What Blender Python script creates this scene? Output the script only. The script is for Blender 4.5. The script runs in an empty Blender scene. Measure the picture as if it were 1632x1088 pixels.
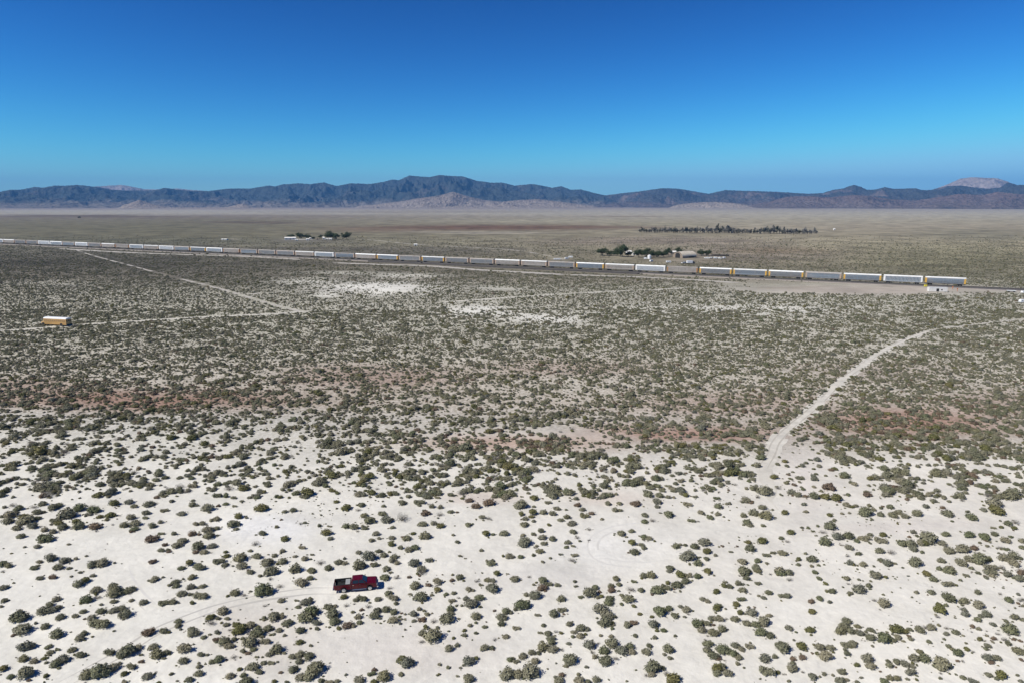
import bpy, bmesh, math, random
import numpy as np
from mathutils import Vector, Matrix
R = math.radians
random.seed(7); rng = np.random.default_rng(11)
scene = bpy.context.scene
COL = scene.collection

# ------------------------------------------------------------ camera, light, exposure
CAM_H = 58.0; FPX = 1088.0; HORIZON = 325.0
PITCH = math.atan((544 - HORIZON) / FPX)
cd = bpy.data.cameras.new('camera'); cam = bpy.data.objects.new('camera', cd); COL.objects.link(cam)
cam.location = (0, 0, CAM_H); cam.rotation_euler = (math.pi/2 - PITCH, 0, 0)
cd.sensor_width = 36; cd.lens = 36 * FPX / 1632; cd.clip_start = 1; cd.clip_end = 200000
scene.camera = cam

SUN_EL = R(46); SUN_DIR = Vector((-0.9, -0.42, 0)).normalized()      # horizontal direction towards the sun
w = bpy.data.worlds.new('World'); scene.world = w; w.use_nodes = True
nt = w.node_tree; nt.nodes.clear()
sky = nt.nodes.new('ShaderNodeTexSky'); sky.sky_type = 'NISHITA'; sky.sun_disc = False
sky.sun_elevation = SUN_EL; sky.sun_rotation = math.atan2(SUN_DIR.x, SUN_DIR.y)
sky.altitude = 1700; sky.air_density = 1.0; sky.dust_density = 0.15; sky.ozone_density = 4.0
sep = nt.nodes.new('ShaderNodeSeparateColor'); cmb = nt.nodes.new('ShaderNodeCombineColor'); nt.links.new(sky.outputs[0], sep.inputs[0])
for i, (pw, k, mx) in enumerate(((2.77, .0430, 4.2), (2.26, .1540, 9.0), (1.97, .242, 12.0))):   # deepen the blue of the dry high-desert sky
    m1 = nt.nodes.new('ShaderNodeMath'); m1.operation = 'POWER'; m1.inputs[1].default_value = pw
    m2 = nt.nodes.new('ShaderNodeMath'); m2.operation = 'MULTIPLY'; m2.inputs[1].default_value = k
    m3 = nt.nodes.new('ShaderNodeMath'); m3.operation = 'SMOOTH_MIN'; m3.inputs[1].default_value = mx; m3.inputs[2].default_value = mx*.7
    nt.links.new(sep.outputs[i], m1.inputs[0]); nt.links.new(m1.outputs[0], m2.inputs[0]); nt.links.new(m2.outputs[0], m3.inputs[0]); nt.links.new(m3.outputs[0], cmb.inputs[i])
bg = nt.nodes.new('ShaderNodeBackground'); bg.inputs[1].default_value = 0.075
out = nt.nodes.new('ShaderNodeOutputWorld')
nt.links.new(cmb.outputs[0], bg.inputs[0]); nt.links.new(bg.outputs[0], out.inputs[0])
sl = bpy.data.lights.new('sun', 'SUN'); sl.energy = 4.6; sl.angle = R(0.5); sl.color = (1, 0.95, 0.86)
so = bpy.data.objects.new('sun', sl); COL.objects.link(so)
sd = Vector((SUN_DIR.x*math.cos(SUN_EL), SUN_DIR.y*math.cos(SUN_EL), math.sin(SUN_EL)))
so.rotation_euler = sd.to_track_quat('Z', 'Y').to_euler(); so.location = (-50, 0, 120)
vs = scene.view_settings; vs.view_transform = 'Standard'; vs.look = 'None'; vs.gamma = 1; vs.use_curve_mapping = False
vs.exposure = 0.25
scene.cycles.volume_bounces = 0

# ------------------------------------------------------------ picture <-> ground
cP, sP = math.cos(PITCH), math.sin(PITCH)
def at(px, py, z=0.0):
    a = px - 816; b = 544 - py
    ry = FPX*cP + b*sP; rz = -FPX*sP + b*cP
    t = (CAM_H - z) / (-rz)
    return Vector((a*t, ry*t, z))
def at_np(px, py):
    a = px - 816; b = 544 - py
    ry = FPX*cP + b*sP; rz = -FPX*sP + b*cP
    t = CAM_H / (-rz)
    return a*t, ry*t
def proj_np(x, y, z=0.0):
    d = y*cP + (CAM_H - z)*sP; u = y*sP - (CAM_H - z)*cP
    d = np.maximum(d, 1.0)
    return 816 + FPX*x/d, 544 - FPX*u/d
def pxm(px, py):                                                   # metres per photo pixel at that ground point
    p = at(px, py); return (p.y*cP + CAM_H*sP) / FPX

# ------------------------------------------------------------ tagging helpers
def tag(o, label=None, cat=None, group=None, kind=None):
    if label: o['label'] = label
    if cat: o['category'] = cat
    if group: o['group'] = group
    if kind: o['kind'] = kind
    return o
def empty(name, loc, rz=0.0, scale=1.0):
    o = bpy.data.objects.new(name, None); COL.objects.link(o); o.empty_display_size = 0.3
    o.location = loc; o.rotation_euler = (0, 0, rz); o.scale = (scale,)*3
    return o
def copy_tree(o, parent=None):
    c = o.copy(); COL.objects.link(c)
    if parent: c.parent = parent
    for ch in list(o.children): copy_tree(ch, c)
    return c
class MB:
    def __init__(s): s.v = []; s.f = []; s.m = []
    def add(s, vs, fs, mi=0):
        n = len(s.v); s.v += [tuple(v) for v in vs]; s.f += [tuple(i+n for i in f) for f in fs]; s.m += [mi]*len(fs)
        return s
    def box(s, x0, x1, y0, y1, z0, z1, mi=0):
        v = [(x, y, z) for z in (z0, z1) for x, y in ((x0,y0),(x1,y0),(x1,y1),(x0,y1))]
        return s.add(v, [(3,2,1,0),(4,5,6,7),(0,1,5,4),(1,2,6,5),(2,3,7,6),(3,0,4,7)], mi)
    def hexa(s, b, t, mi=0):                                       # b, t: four corners each, counter clockwise from above
        return s.add(list(b)+list(t), [(3,2,1,0),(4,5,6,7),(0,1,5,4),(1,2,6,5),(2,3,7,6),(3,0,4,7)], mi)
    def prism_y(s, prof, y0, y1, mi=0):                            # profile in (x, z), extruded along y
        n = len(prof); v = [(x, y0, z) for x, z in prof] + [(x, y1, z) for x, z in prof]
        f = [tuple(range(n)), tuple(range(2*n-1, n-1, -1))] + [(i, n+i, n+(i+1) % n, (i+1) % n) for i in range(n)]
        return s.add(v, f, mi)
    def prism_x(s, prof, x0, x1, mi=0):                            # profile in (y, z), extruded along x
        n = len(prof); v = [(x0, y, z) for y, z in prof] + [(x1, y, z) for y, z in prof]
        f = [tuple(range(n-1, -1, -1)), tuple(range(n, 2*n))] + [(i, (i+1) % n, n+(i+1) % n, n+i) for i in range(n)]
        return s.add(v, f, mi)
    def tube(s, p, q, r0, r1=None, n=8, mi=0, caps=True):
        r1 = r0 if r1 is None else r1; p = Vector(p); q = Vector(q); d = (q-p).normalized()
        a = d.orthogonal().normalized(); b = d.cross(a)
        v = [p + (a*math.cos(2*math.pi*i/n) + b*math.sin(2*math.pi*i/n))*r0 for i in range(n)]
        v += [q + (a*math.cos(2*math.pi*i/n) + b*math.sin(2*math.pi*i/n))*r1 for i in range(n)]
        f = [(i, (i+1) % n, n+(i+1) % n, n+i) for i in range(n)]
        if caps: f += [tuple(range(n-1, -1, -1)), tuple(range(n, 2*n))]
        return s.add(v, f, mi)
    def build(s, name, mats, parent=None, bevel=0.0, smooth=False, loc=None):
        me = bpy.data.meshes.new(name); me.from_pydata(s.v, [], s.f)
        mats = mats if isinstance(mats, (list, tuple)) else [mats]
        for m in mats: me.materials.append(m)
        if len(mats) > 1: me.polygons.foreach_set('material_index', s.m)
        bm = bmesh.new(); bm.from_mesh(me); bmesh.ops.recalc_face_normals(bm, faces=bm.faces)
        if bevel > 0:
            es = [e for e in bm.edges if len(e.link_faces) == 2 and e.calc_face_angle(0) > 0.5]
            bmesh.ops.bevel(bm, geom=es, offset=bevel, segments=2, affect='EDGES', clamp_overlap=True)
        bm.to_mesh(me); bm.free()
        if smooth: me.polygons.foreach_set('use_smooth', [True]*len(me.polygons))
        o = bpy.data.objects.new(name, me); COL.objects.link(o)
        if parent: o.parent = parent
        if loc: o.location = loc
        return o

# ------------------------------------------------------------ materials
def N(nt, t, **kw):
    n = nt.nodes.new(t)
    for k, v in kw.items(): setattr(n, k, v)
    return n
def mat(name, col, rough=0.6, orand=0.0, metal=0.0, var=0.12, scale=3.0, bump=0.0, spec=0.5, coat=0.0, dirt=None, dirt_amt=0.3):
    m = bpy.data.materials.new(name); m.use_nodes = True; nt = m.node_tree; b = nt.nodes['Principled BSDF']
    tc = N(nt, 'ShaderNodeTexCoord'); no = N(nt, 'ShaderNodeTexNoise'); no.inputs['Scale'].default_value = scale; no.inputs['Detail'].default_value = 6
    nt.links.new(tc.outputs['Object'], no.inputs['Vector'])
    r = N(nt, 'ShaderNodeValToRGB'); r.color_ramp.elements[0].position = 0.3; r.color_ramp.elements[1].position = 0.7
    r.color_ramp.elements[0].color = tuple(c*(1-var) for c in col)+(1,); r.color_ramp.elements[1].color = tuple(min(1, c*(1+var)) for c in col)+(1,)
    nt.links.new(no.outputs['Fac'], r.inputs['Fac']); last = r.outputs['Color']
    if dirt:
        n2 = N(nt, 'ShaderNodeTexNoise'); n2.inputs['Scale'].default_value = scale*0.4; n2.inputs['Detail'].default_value = 8; n2.inputs['Roughness'].default_value = 0.7
        nt.links.new(tc.outputs['Object'], n2.inputs['Vector'])
        mr = N(nt, 'ShaderNodeMapRange'); mr.inputs[1].default_value = 0.48; mr.inputs[2].default_value = 0.68; mr.inputs[3].default_value = 0; mr.inputs[4].default_value = dirt_amt
        nt.links.new(n2.outputs['Fac'], mr.inputs[0])
        mx = N(nt, 'ShaderNodeMix', data_type='RGBA'); mx.inputs[7].default_value = tuple(dirt)+(1,)
        nt.links.new(mr.outputs[0], mx.inputs[0]); nt.links.new(last, mx.inputs[6]); last = mx.outputs[2]
    if orand:
        oi = N(nt, 'ShaderNodeObjectInfo'); m3 = N(nt, 'ShaderNodeMapRange'); m3.inputs[3].default_value = 1-orand; m3.inputs[4].default_value = 1+orand*.6
        nt.links.new(oi.outputs['Random'], m3.inputs[0]); sc_ = N(nt, 'ShaderNodeVectorMath', operation='SCALE'); nt.links.new(last, sc_.inputs[0]); nt.links.new(m3.outputs[0], sc_.inputs['Scale']); last = sc_.outputs[0]
    nt.links.new(last, b.inputs['Base Color'])
    b.inputs['Roughness'].default_value = rough; b.inputs['Metallic'].default_value = metal; b.inputs['Specular IOR Level'].default_value = spec
    if coat: b.inputs['Coat Weight'].default_value = coat; b.inputs['Coat Roughness'].default_value = 0.08
    if bump:
        bp = N(nt, 'ShaderNodeBump'); bp.inputs['Strength'].default_value = bump; bp.inputs['Distance'].default_value = 0.1
        nt.links.new(no.outputs['Fac'], bp.inputs['Height']); nt.links.new(bp.outputs[0], b.inputs['Normal'])
    return m
def leaf_mat(name, cols, tr=0.12):
    m = bpy.data.materials.new(name); m.use_nodes = True; nt = m.node_tree; b = nt.nodes['Principled BSDF']
    oi = N(nt, 'ShaderNodeObjectInfo'); r = N(nt, 'ShaderNodeValToRGB')
    el = r.color_ramp.elements
    while len(el) < len(cols): el.new(0.5)
    for i, c in enumerate(cols): el[i].position = i/(len(cols)-1); el[i].color = tuple(c)+(1,)
    nt.links.new(oi.outputs['Random'], r.inputs['Fac'])
    tc = N(nt, 'ShaderNodeTexCoord'); no = N(nt, 'ShaderNodeTexNoise'); no.inputs['Scale'].default_value = 5; no.inputs['Detail'].default_value = 4
    nt.links.new(tc.outputs['Object'], no.inputs['Vector'])
    mr = N(nt, 'ShaderNodeMapRange'); mr.inputs[1].default_value = 0.3; mr.inputs[2].default_value = 0.7; mr.inputs[3].default_value = 0.6; mr.inputs[4].default_value = 1.45
    nt.links.new(no.outputs['Fac'], mr.inputs[0])
    mx = N(nt, 'ShaderNodeVectorMath', operation='SCALE'); nt.links.new(r.outputs['Color'], mx.inputs[0]); nt.links.new(mr.outputs[0], mx.inputs['Scale'])
    nt.links.new(mx.outputs[0], b.inputs['Base Color']); b.inputs['Roughness'].default_value = 0.75; b.inputs['Specular IOR Level'].default_value = 0.25
    return m
M = {}
M['leaf_grey'] = leaf_mat('sage_leaf', [(.118,.120,.072),(.17,.167,.108),(.215,.20,.135),(.13,.142,.075),(.25,.225,.15),(.15,.153,.115),(.195,.18,.10)])
M['leaf_yellow'] = leaf_mat('rabbitbrush_leaf', [(.150,.145,.055),(.125,.125,.052),(.175,.155,.065)])
M['leaf_brown'] = leaf_mat('dry_brush', [(.15,.108,.072),(.18,.135,.09),(.13,.098,.07)])
M['leaf_pale'] = leaf_mat('dead_brush', [(.23,.215,.18),(.19,.185,.16)])
M['leaf_tree'] = leaf_mat('tree_leaf', [(.035,.055,.022),(.048,.066,.028),(.042,.060,.026)])
M['leaf_poplar'] = leaf_mat('poplar_leaf', [(.09,.10,.07),(.16,.16,.14),(.21,.205,.19),(.065,.075,.05)])
M['bark'] = mat('bark', (.13,.10,.075), 0.9, bump=.4)
M['white'] = mat('white_paint', (.78,.78,.76), .5, dirt=(.45,.38,.30), dirt_amt=.25, scale=.6)
M['white_clean'] = mat('white_sheet', (.82,.82,.81), .45, var=.04)
M['dark'] = mat('dark_steel', (.035,.032,.03), .7)
M['black'] = mat('black_rubber', (.02,.02,.02), .85)
M['glass'] = mat('window_glass', (.02,.025,.03), .08, var=.05)
M['chrome'] = mat('chrome', (.62,.62,.62), .18, metal=1, var=.05)
M['rim'] = mat('wheel_alloy', (.62,.62,.60), .35, metal=.6, var=.05)
# ------------------------------------------------------------ numpy noise
def hash2(ix, iy, seed):
    h = (ix.astype(np.int64)*374761393 + iy.astype(np.int64)*668265263 + seed*1442695041) & 0xffffffff
    h = ((h ^ (h >> 13))*1274126177) & 0xffffffff
    return ((h ^ (h >> 16)) & 0xffff)/65535.0
def vnoise(x, y, seed=0):
    ix = np.floor(x); iy = np.floor(y); fx = x-ix; fy = y-iy
    fx = fx*fx*fx*(fx*(fx*6-15)+10); fy = fy*fy*fy*(fy*(fy*6-15)+10)
    ix = ix.astype(np.int64); iy = iy.astype(np.int64)
    a = hash2(ix, iy, seed); b = hash2(ix+1, iy, seed); c = hash2(ix, iy+1, seed); d = hash2(ix+1, iy+1, seed)
    return (a*(1-fx)+b*fx)*(1-fy) + (c*(1-fx)+d*fx)*fy
def fbm(x, y, o=4, seed=0, ridge=False, gain=.5):
    s = 0; a = 1; t = 0
    for i in range(o):
        n = vnoise(x*2**i+17.3*i, y*2**i-9.1*i, seed+i)
        if ridge: n = 1-abs(2*n-1)
        s = s+a*n; t += a; a *= gain
    return s/t

# ------------------------------------------------------------ tracks (picture points laid on the ground)
TRACKS = {
 'main': ([(1240,812),(1231,800),(1225,790),(1221,765),(1217,745),(1228,725),(1238,702),(1262,678),(1290,655),(1315,632),(1340,607),(1370,585),(1400,563),(1440,543),(1480,527)], 2.7),
 'main_far': ([(1480,527),(1530,520),(1590,513),(1640,507)], 1.7),
 'left': ([(-60,532),(0,527.5),(60,523),(130,517.5),(230,511),(330,505),(430,500.5),(500,495)], 2.6),
 'diag': ([(122,399),(150,408),(210,424),(270,440),(330,455),(390,472),(440,487),(490,499)], 2.3),
 'thin_left': ([(386,469.5),(470,465),(560,461.5),(640,459)], 3.0),
 'thin_mid': ([(700,482.5),(760,478),(831,473),(941,466.5),(1051,461.5),(1110,457.5)], 2.6),
 'farm': ([(553,381),(600,383.5),(660,389.5),(740,394),(820,399),(880,409)], 3.6),
 'service_left': ([(95,396.5),(180,401.5),(250,404.5),(330,407),(400,409.5),(480,414)], 9.0),
 'service_mid': ([(530,419),(600,421.5),(680,424),(760,430),(830,434),(900,438)], 9.0),
 'service_right': ([(900,438),(1000,441),(1100,446),(1180,451)], 7.0),
}
def smooth_line(pts, step=1.6):
    P = [Vector((p.x, p.y)) for p in (at(*q) for q in pts)]
    out = []
    for i in range(len(P)-1):
        p0 = P[max(i-1, 0)]; p1 = P[i]; p2 = P[i+1]; p3 = P[min(i+2, len(P)-1)]
        n = max(2, int((p2-p1).length/step))
        for k in range(n):
            t = k/n
            out.append(0.5*((2*p1)+(-p0+p2)*t+(2*p0-5*p1+4*p2-p3)*t*t+(-p0+3*p1-3*p2+p3)*t**3))
    out.append(P[-1]); return np.array([[p.x, p.y] for p in out])
LINES = {k: (smooth_line(v[0]), v[1]) for k, v in TRACKS.items()}
RUTS = [
 [(540,941),(500,941),(470,944),(410,953),(350,967),(300,984),(250,1005),(210,1030),(160,1058),(100,1090)],
 [(1200,838),(1180,845),(1150,852),(1110,843),(1060,836),(1000,838),(962,848),(945,865),(952,886),(985,897),(1050,898),(1090,880),(1120,866)],
 [(196,905),(203,925),(222,950),(248,975)],
]
RLINES = [smooth_line(r, 1.0) for r in RUTS]
RN = at(1537, 458.2); RF = at(0, 388.6)                             # two points of the straight railway
RD = (RF-RN).normalized(); RNORM = Vector((RD.y, -RD.x, 0))
if RNORM.y > 0: RNORM = -RNORM                                      # towards the viewer
def rail_dist(x, y): return (x-RN.x)*RNORM.x + (y-RN.y)*RNORM.y      # positive on the viewer's side
def near_line(X, Y, L, w):
    m = np.zeros(X.shape, bool); L = L[::2] if len(L) > 60 else L
    x0, x1 = L[:,0].min()-w-3, L[:,0].max()+w+3; y0, y1 = L[:,1].min()-w-3, L[:,1].max()+w+3
    idx = np.where((X > x0) & (X < x1) & (Y > y0) & (Y < y1))[0]
    for i in range(len(L)-1):
        a = L[i]; b = L[i+1]; d = b-a; l2 = max(d@d, 1e-6)
        t = np.clip(((X[idx]-a[0])*d[0]+(Y[idx]-a[1])*d[1])/l2, 0, 1)
        m[idx] |= ((X[idx]-a[0]-t*d[0])**2+(Y[idx]-a[1]-t*d[1])**2) < w*w
    return m

# ------------------------------------------------------------ ground
def lerp_rows(py, rows):
    ys = [r[0] for r in rows]
    return np.stack([np.interp(py, ys, [r[1][k] for r in rows]) for k in range(3)], -1)
ROWS_L = [(326,(.22,.19,.17)),(333,(.25,.21,.185)),(336,(.33,.305,.255)),(341,(.31,.29,.24)),(345,(.17,.145,.115)),(352,(.16,.145,.10)),(362,(.14,.13,.085)),(375,(.14,.13,.085)),(385,(.135,.13,.09)),(395,(.15,.14,.105)),
          (420,(.12,.11,.09)),(440,(.22,.20,.165)),(470,(.48,.46,.39)),(520,(.56,.54,.46)),(600,(.58,.54,.47)),(640,(.54,.49,.42)),(665,(.58,.56,.51)),(700,(.65,.63,.56)),(1100,(.68,.66,.59))]
ROWS_R = [(326,(.24,.21,.19)),(333,(.28,.245,.21)),(338,(.33,.305,.25)),(343,(.34,.315,.25)),(352,(.31,.28,.205)),(362,(.29,.255,.185)),(375,(.26,.23,.16)),(390,(.30,.265,.18)),(410,(.32,.285,.20)),(440,(.27,.25,.19)),
          (470,(.52,.50,.43)),(520,(.57,.545,.47)),(600,(.57,.53,.46)),(650,(.53,.48,.42)),(690,(.46,.42,.365)),(735,(.65,.62,.55)),(1100,(.70,.675,.60))]
BLOBS = [(230,637,260,18,(.33,.20,.155),.85),(30,615,120,14,(.36,.25,.20),.6),(600,600,150,20,(.43,.32,.27),.8),(820,705,160,15,(.50,.37,.30),.85),(1100,688,140,14,(.40,.25,.20),.85),
 (1450,675,150,26,(.38,.235,.185),.85),(1600,640,100,20,(.40,.30,.25),.6),(900,585,150,14,(.44,.34,.29),.6),(1150,640,140,18,(.43,.32,.27),.6),(1400,590,150,18,(.42,.35,.31),.5),
 (600,460,100,11,(.68,.66,.59),.95),(480,448,60,6,(.62,.60,.53),.8),(650,440,70,4,(.64,.62,.55),.8),(520,471,26,5,(.72,.70,.63),.9),(790,461,45,3,(.62,.60,.53),.8),(560,435,60,3,(.60,.58,.51),.7),(600,488,60,5,(.60,.58,.51),.7),(150,475,80,4,(.52,.50,.43),.6),(760,497,70,12,(.68,.66,.59),.95),(870,508,65,12,(.66,.64,.57),.95),(1180,495,200,11,(.68,.66,.59),.9),(80,452,90,6,(.46,.44,.38),.7),
 (1385,462,195,8,(.40,.35,.295),.95),(1260,458,60,2,(.30,.26,.21),.6),(1430,456,40,1.2,(.22,.20,.17),.6),(1560,466,60,4,(.36,.33,.28),.6),(980,447,300,5,(.36,.32,.27),.6),
 (780,363,240,4.5,(.12,.065,.045),.85),(620,368,90,4,(.17,.12,.085),.6),(760,371,120,2,(.30,.27,.22),.6),(400,355,110,1.8,(.11,.085,.065),.8),(150,345,150,1.5,(.12,.095,.075),.8),
 (650,338,260,2,(.20,.17,.14),.5),(1000,345,60,1.2,(.16,.12,.09),.8),(900,352,150,2.5,(.30,.275,.20),.7),(1060,358,120,3,(.26,.24,.16),.5),
 (1180,405,150,16,(.19,.155,.135),.6),(1050,385,200,7,(.21,.17,.145),.6),(1230,400,90,5,(.24,.18,.11),.5),(1500,415,160,26,(.20,.19,.115),.6),(1560,375,120,10,(.16,.155,.11),.5),
 (480,385,70,3,(.13,.12,.105),.6),(640,400,220,8,(.115,.105,.09),.6),(470,382.5,28,1.3,(.55,.53,.48),.8),(357,382,11,.9,(.40,.36,.30),.8),(892,413,12,1.6,(.45,.42,.37),.8),
 (1080,417,40,3,(.24,.21,.17),.6),(1140,411,26,2,(.25,.23,.19),.6),(960,870,100,34,(.76,.74,.68),.8),(430,845,80,25,(.74,.73,.70),.8),(640,1040,150,45,(.56,.52,.47),.6),(420,1020,90,60,(.50,.455,.40),.5),
 (1450,835,150,12,(.58,.53,.48),.5),(980,795,60,14,(.58,.50,.43),.6),(760,790,60,10,(.54,.46,.40),.6),(860,920,120,24,(.58,.555,.52),.4),(1280,760,40,60,(.60,.55,.50),.5)]
def ground_rgb(px, py):
    k = np.clip((px-300)/900, 0, 1)[..., None]
    c = lerp_rows(py, ROWS_L)*(1-k) + lerp_rows(py, ROWS_R)*k
    for cx, cy, rx, ry, col, s in BLOBS:
        g = np.exp(-(((px-cx)/rx)**2 + ((py-cy)/ry)**2)**1.5)*s
        c = c*(1-g[..., None]) + np.array(col)*g[..., None]
    return c
def make_ground():
    az = np.concatenate([np.linspace(-180, -46, 24, endpoint=False), np.linspace(-46, 46, 500), np.linspace(46, 180, 24)[1:-1]])
    az = np.radians(az); na = len(az)
    rr = np.concatenate([[8, 25, 45], np.geomspace(60, 14000, 560), [18000, 23000, 30000]]); nr = len(rr)
    A, Rr = np.meshgrid(az, rr, indexing='ij')
    X = Rr*np.sin(A); Y = Rr*np.cos(A)
    px, py = proj_np(X, Y)
    front = (Y > 20)
    wx = (fbm(X/14, Y/14, 4, 3)-.5)*60*np.clip(150/Rr, .3, 1.2); wy = (fbm(X/22+50, Y/22, 4, 9)-.5)*26*np.clip(130/Rr, .02, 1)
    wy = np.where(Rr > 600, (fbm(X/300, Y/160, 4, 19)-.5)*4, wy); wx = np.where(Rr > 600, (fbm(X/260+8, Y/260, 4, 29)-.5)*130, wx)
    c = ground_rgb(np.where(front, px, 800)+wx, np.where(front, py, 1000)+wy)
    px = np.where(front, px, 800); py = np.where(front, py, 1000)
    # mid-scale mottling of the soil itself
    m = fbm(X/9, Y/9, 4, 40); m2 = fbm(X/60, Y/60, 4, 41)
    c = c*(0.92+.16*m)[..., None]*(0.93+.14*m2)[..., None]
    co = np.stack([X, Y, np.zeros_like(X)], -1).reshape(-1, 3)
    co = np.vstack([co, [[0, 0, 0]]]); nv = len(co); ctr = nv-1
    i = np.arange(na); j = (i+1) % na
    quads = []
    for k in range(nr-1):
        quads.append(np.stack([i*nr+k, i*nr+k+1, j*nr+k+1, j*nr+k], -1))
    quads = np.concatenate(quads); tris = np.stack([i*nr, j*nr, np.full(na, ctr)], -1)
    quads = quads[:, ::-1]; tris = tris[:, ::-1]
    me = bpy.data.meshes.new('ground'); me.vertices.add(nv); me.vertices.foreach_set('co', co.ravel())
    me.loops.add(quads.size+tris.size); me.polygons.add(len(quads)+len(tris))
    me.loops.foreach_set('vertex_index', np.concatenate([quads.ravel(), tris.ravel()]))
    ls = np.concatenate([np.arange(len(quads))*4, len(quads)*4+np.arange(len(tris))*3])
    me.polygons.foreach_set('loop_start', ls); me.update(calc_edges=True)
    if me.polygons[0].normal.z < 0: me.flip_normals()
    at_ = me.attributes.new('soil', 'FLOAT_COLOR', 'POINT')
    rgba = np.ones((nv, 4)); rgba[:-1, :3] = c.reshape(-1, 3); rgba[-1, :3] = (.6,.58,.54)
    far = np.clip((np.hypot(co[:,0], co[:,1])-300)/500, 0, 1); rgba[:, 3] = far
    at_.data.foreach_set('color', rgba.ravel().astype(np.float32))
    un = np.interp(py, [392, 420, 600, 660, 712, 745], [0, 1, 1, .8, .4, 0])
    for cx, cy, rx, ry, s in [(590,456,115,15,.9),(760,497,65,12,.9),(870,508,60,11,.9),(1180,492,190,9,.5),(1372,462,215,9,1.2),(820,692,150,9,.5)]: un = un-s*np.exp(-(((px-cx)/rx)**2+((py-cy)/ry)**2)**1.5)
    un = np.concatenate([np.clip(np.where(front, un, 0), 0, 1).ravel(), [0]]); a2 = me.attributes.new('under', 'FLOAT', 'POINT'); a2.data.foreach_set('value', un.astype(np.float32))
    o = bpy.data.objects.new('ground', me); COL.objects.link(o); tag(o, kind='structure')
    m = bpy.data.materials.new('desert_soil'); m.use_nodes = True; nt = m.node_tree; b = nt.nodes['Principled BSDF']
    a = N(nt, 'ShaderNodeAttribute', attribute_name='soil'); g = N(nt, 'ShaderNodeNewGeometry')
    def noise(scale, detail=6, rough=.6, dist=0):
        n = N(nt, 'ShaderNodeTexNoise'); n.inputs['Scale'].default_value = scale; n.inputs['Detail'].default_value = detail
        n.inputs['Roughness'].default_value = rough; n.inputs['Distortion'].default_value = dist
        nt.links.new(g.outputs['Position'], n.inputs['Vector']); return n
    def rng_(src, a0, a1, b0, b1):
        r = N(nt, 'ShaderNodeMapRange'); r.inputs[1].default_value = a0; r.inputs[2].default_value = a1; r.inputs[3].default_value = b0; r.inputs[4].default_value = b1
        nt.links.new(src, r.inputs[0]); return r.outputs[0]
    n1 = noise(.9, 8, .65, .4); n2 = noise(.12, 6, .6, .3); n3 = noise(.018, 9, .68, .2)
    near = rng_(n1.outputs['Fac'], .3, .7, .91, 1.06); mid = rng_(n2.outputs['Fac'], .3, .7, .90, 1.07)
    farv = rng_(n3.outputs['Fac'], .35, .65, .62, 1.38)
    p = N(nt, 'ShaderNodeMath', operation='MULTIPLY'); nt.links.new(near, p.inputs[0]); nt.links.new(mid, p.inputs[1])
    one = N(nt, 'ShaderNodeMix'); one.inputs[2].default_value = 1.0
    nt.links.new(a.outputs['Alpha'], one.inputs[0]); nt.links.new(farv, one.inputs[3])
    p2 = N(nt, 'ShaderNodeMath', operation='MULTIPLY'); nt.links.new(p.outputs[0], p2.inputs[0]); nt.links.new(one.outputs[0], p2.inputs[1])
    sc = N(nt, 'ShaderNodeVectorMath', operation='SCALE'); nt.links.new(a.outputs['Color'], sc.inputs[0]); nt.links.new(p2.outputs[0], sc.inputs['Scale'])
    # scattered litter and pebbles
    vo = N(nt, 'ShaderNodeTexVoronoi'); vo.inputs['Scale'].default_value = 2.2; nt.links.new(g.outputs['Position'], vo.inputs['Vector'])
    s1 = rng_(vo.outputs['Distance'], .05, .11, 1, 0); n4 = noise(.35, 3); s2 = rng_(n4.outputs['Fac'], .5, .62, 0, .55)
    s3 = N(nt, 'ShaderNodeMath', operation='MULTIPLY'); nt.links.new(s1, s3.inputs[0]); nt.links.new(s2, s3.inputs[1])
    mx = N(nt, 'ShaderNodeMix', data_type='RGBA'); mx.inputs[7].default_value = (.20,.17,.13,1)
    # low dead grass and litter between the bushes, with bare gaps
    au = N(nt, 'ShaderNodeAttribute', attribute_name='under'); nu = noise(1.0, 5, .65, .6)
    u1 = rng_(nu.outputs['Fac'], .47, .57, 1, 0); u2 = N(nt, 'ShaderNodeMath', operation='MULTIPLY'); nt.links.new(u1, u2.inputs[0]); nt.links.new(au.outputs['Fac'], u2.inputs[1])
    u3 = N(nt, 'ShaderNodeMath', operation='MULTIPLY'); u3.inputs[1].default_value = .8; nt.links.new(u2.outputs[0], u3.inputs[0])
    mu = N(nt, 'ShaderNodeMix', data_type='RGBA'); ms = N(nt, 'ShaderNodeMix', data_type='RGBA', blend_type='MULTIPLY'); ms.inputs[0].default_value = 1; ms.inputs[7].default_value = (.56,.55,.48,1); nt.links.new(sc.outputs[0], ms.inputs[6]); nt.links.new(ms.outputs[2], mu.inputs[7]); nt.links.new(u3.outputs[0], mu.inputs[0]); nt.links.new(sc.outputs[0], mu.inputs[6])
    nt.links.new(s3.outputs[0], mx.inputs[0]); nt.links.new(mu.outputs[2], mx.inputs[6])
    nt.links.new(mx.outputs[2], b.inputs['Base Color']); b.inputs['Roughness'].default_value = .95; b.inputs['Specular IOR Level'].default_value = .1
    bp = N(nt, 'ShaderNodeBump'); bp.inputs['Strength'].default_value = .8; bp.inputs['Distance'].default_value = .26
    n5 = noise(.45, 7, .55); nt.links.new(n5.outputs['Fac'], bp.inputs['Height']); nt.links.new(bp.outputs[0], b.inputs['Normal'])
    me.materials.append(m); return m
make_ground()

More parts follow.
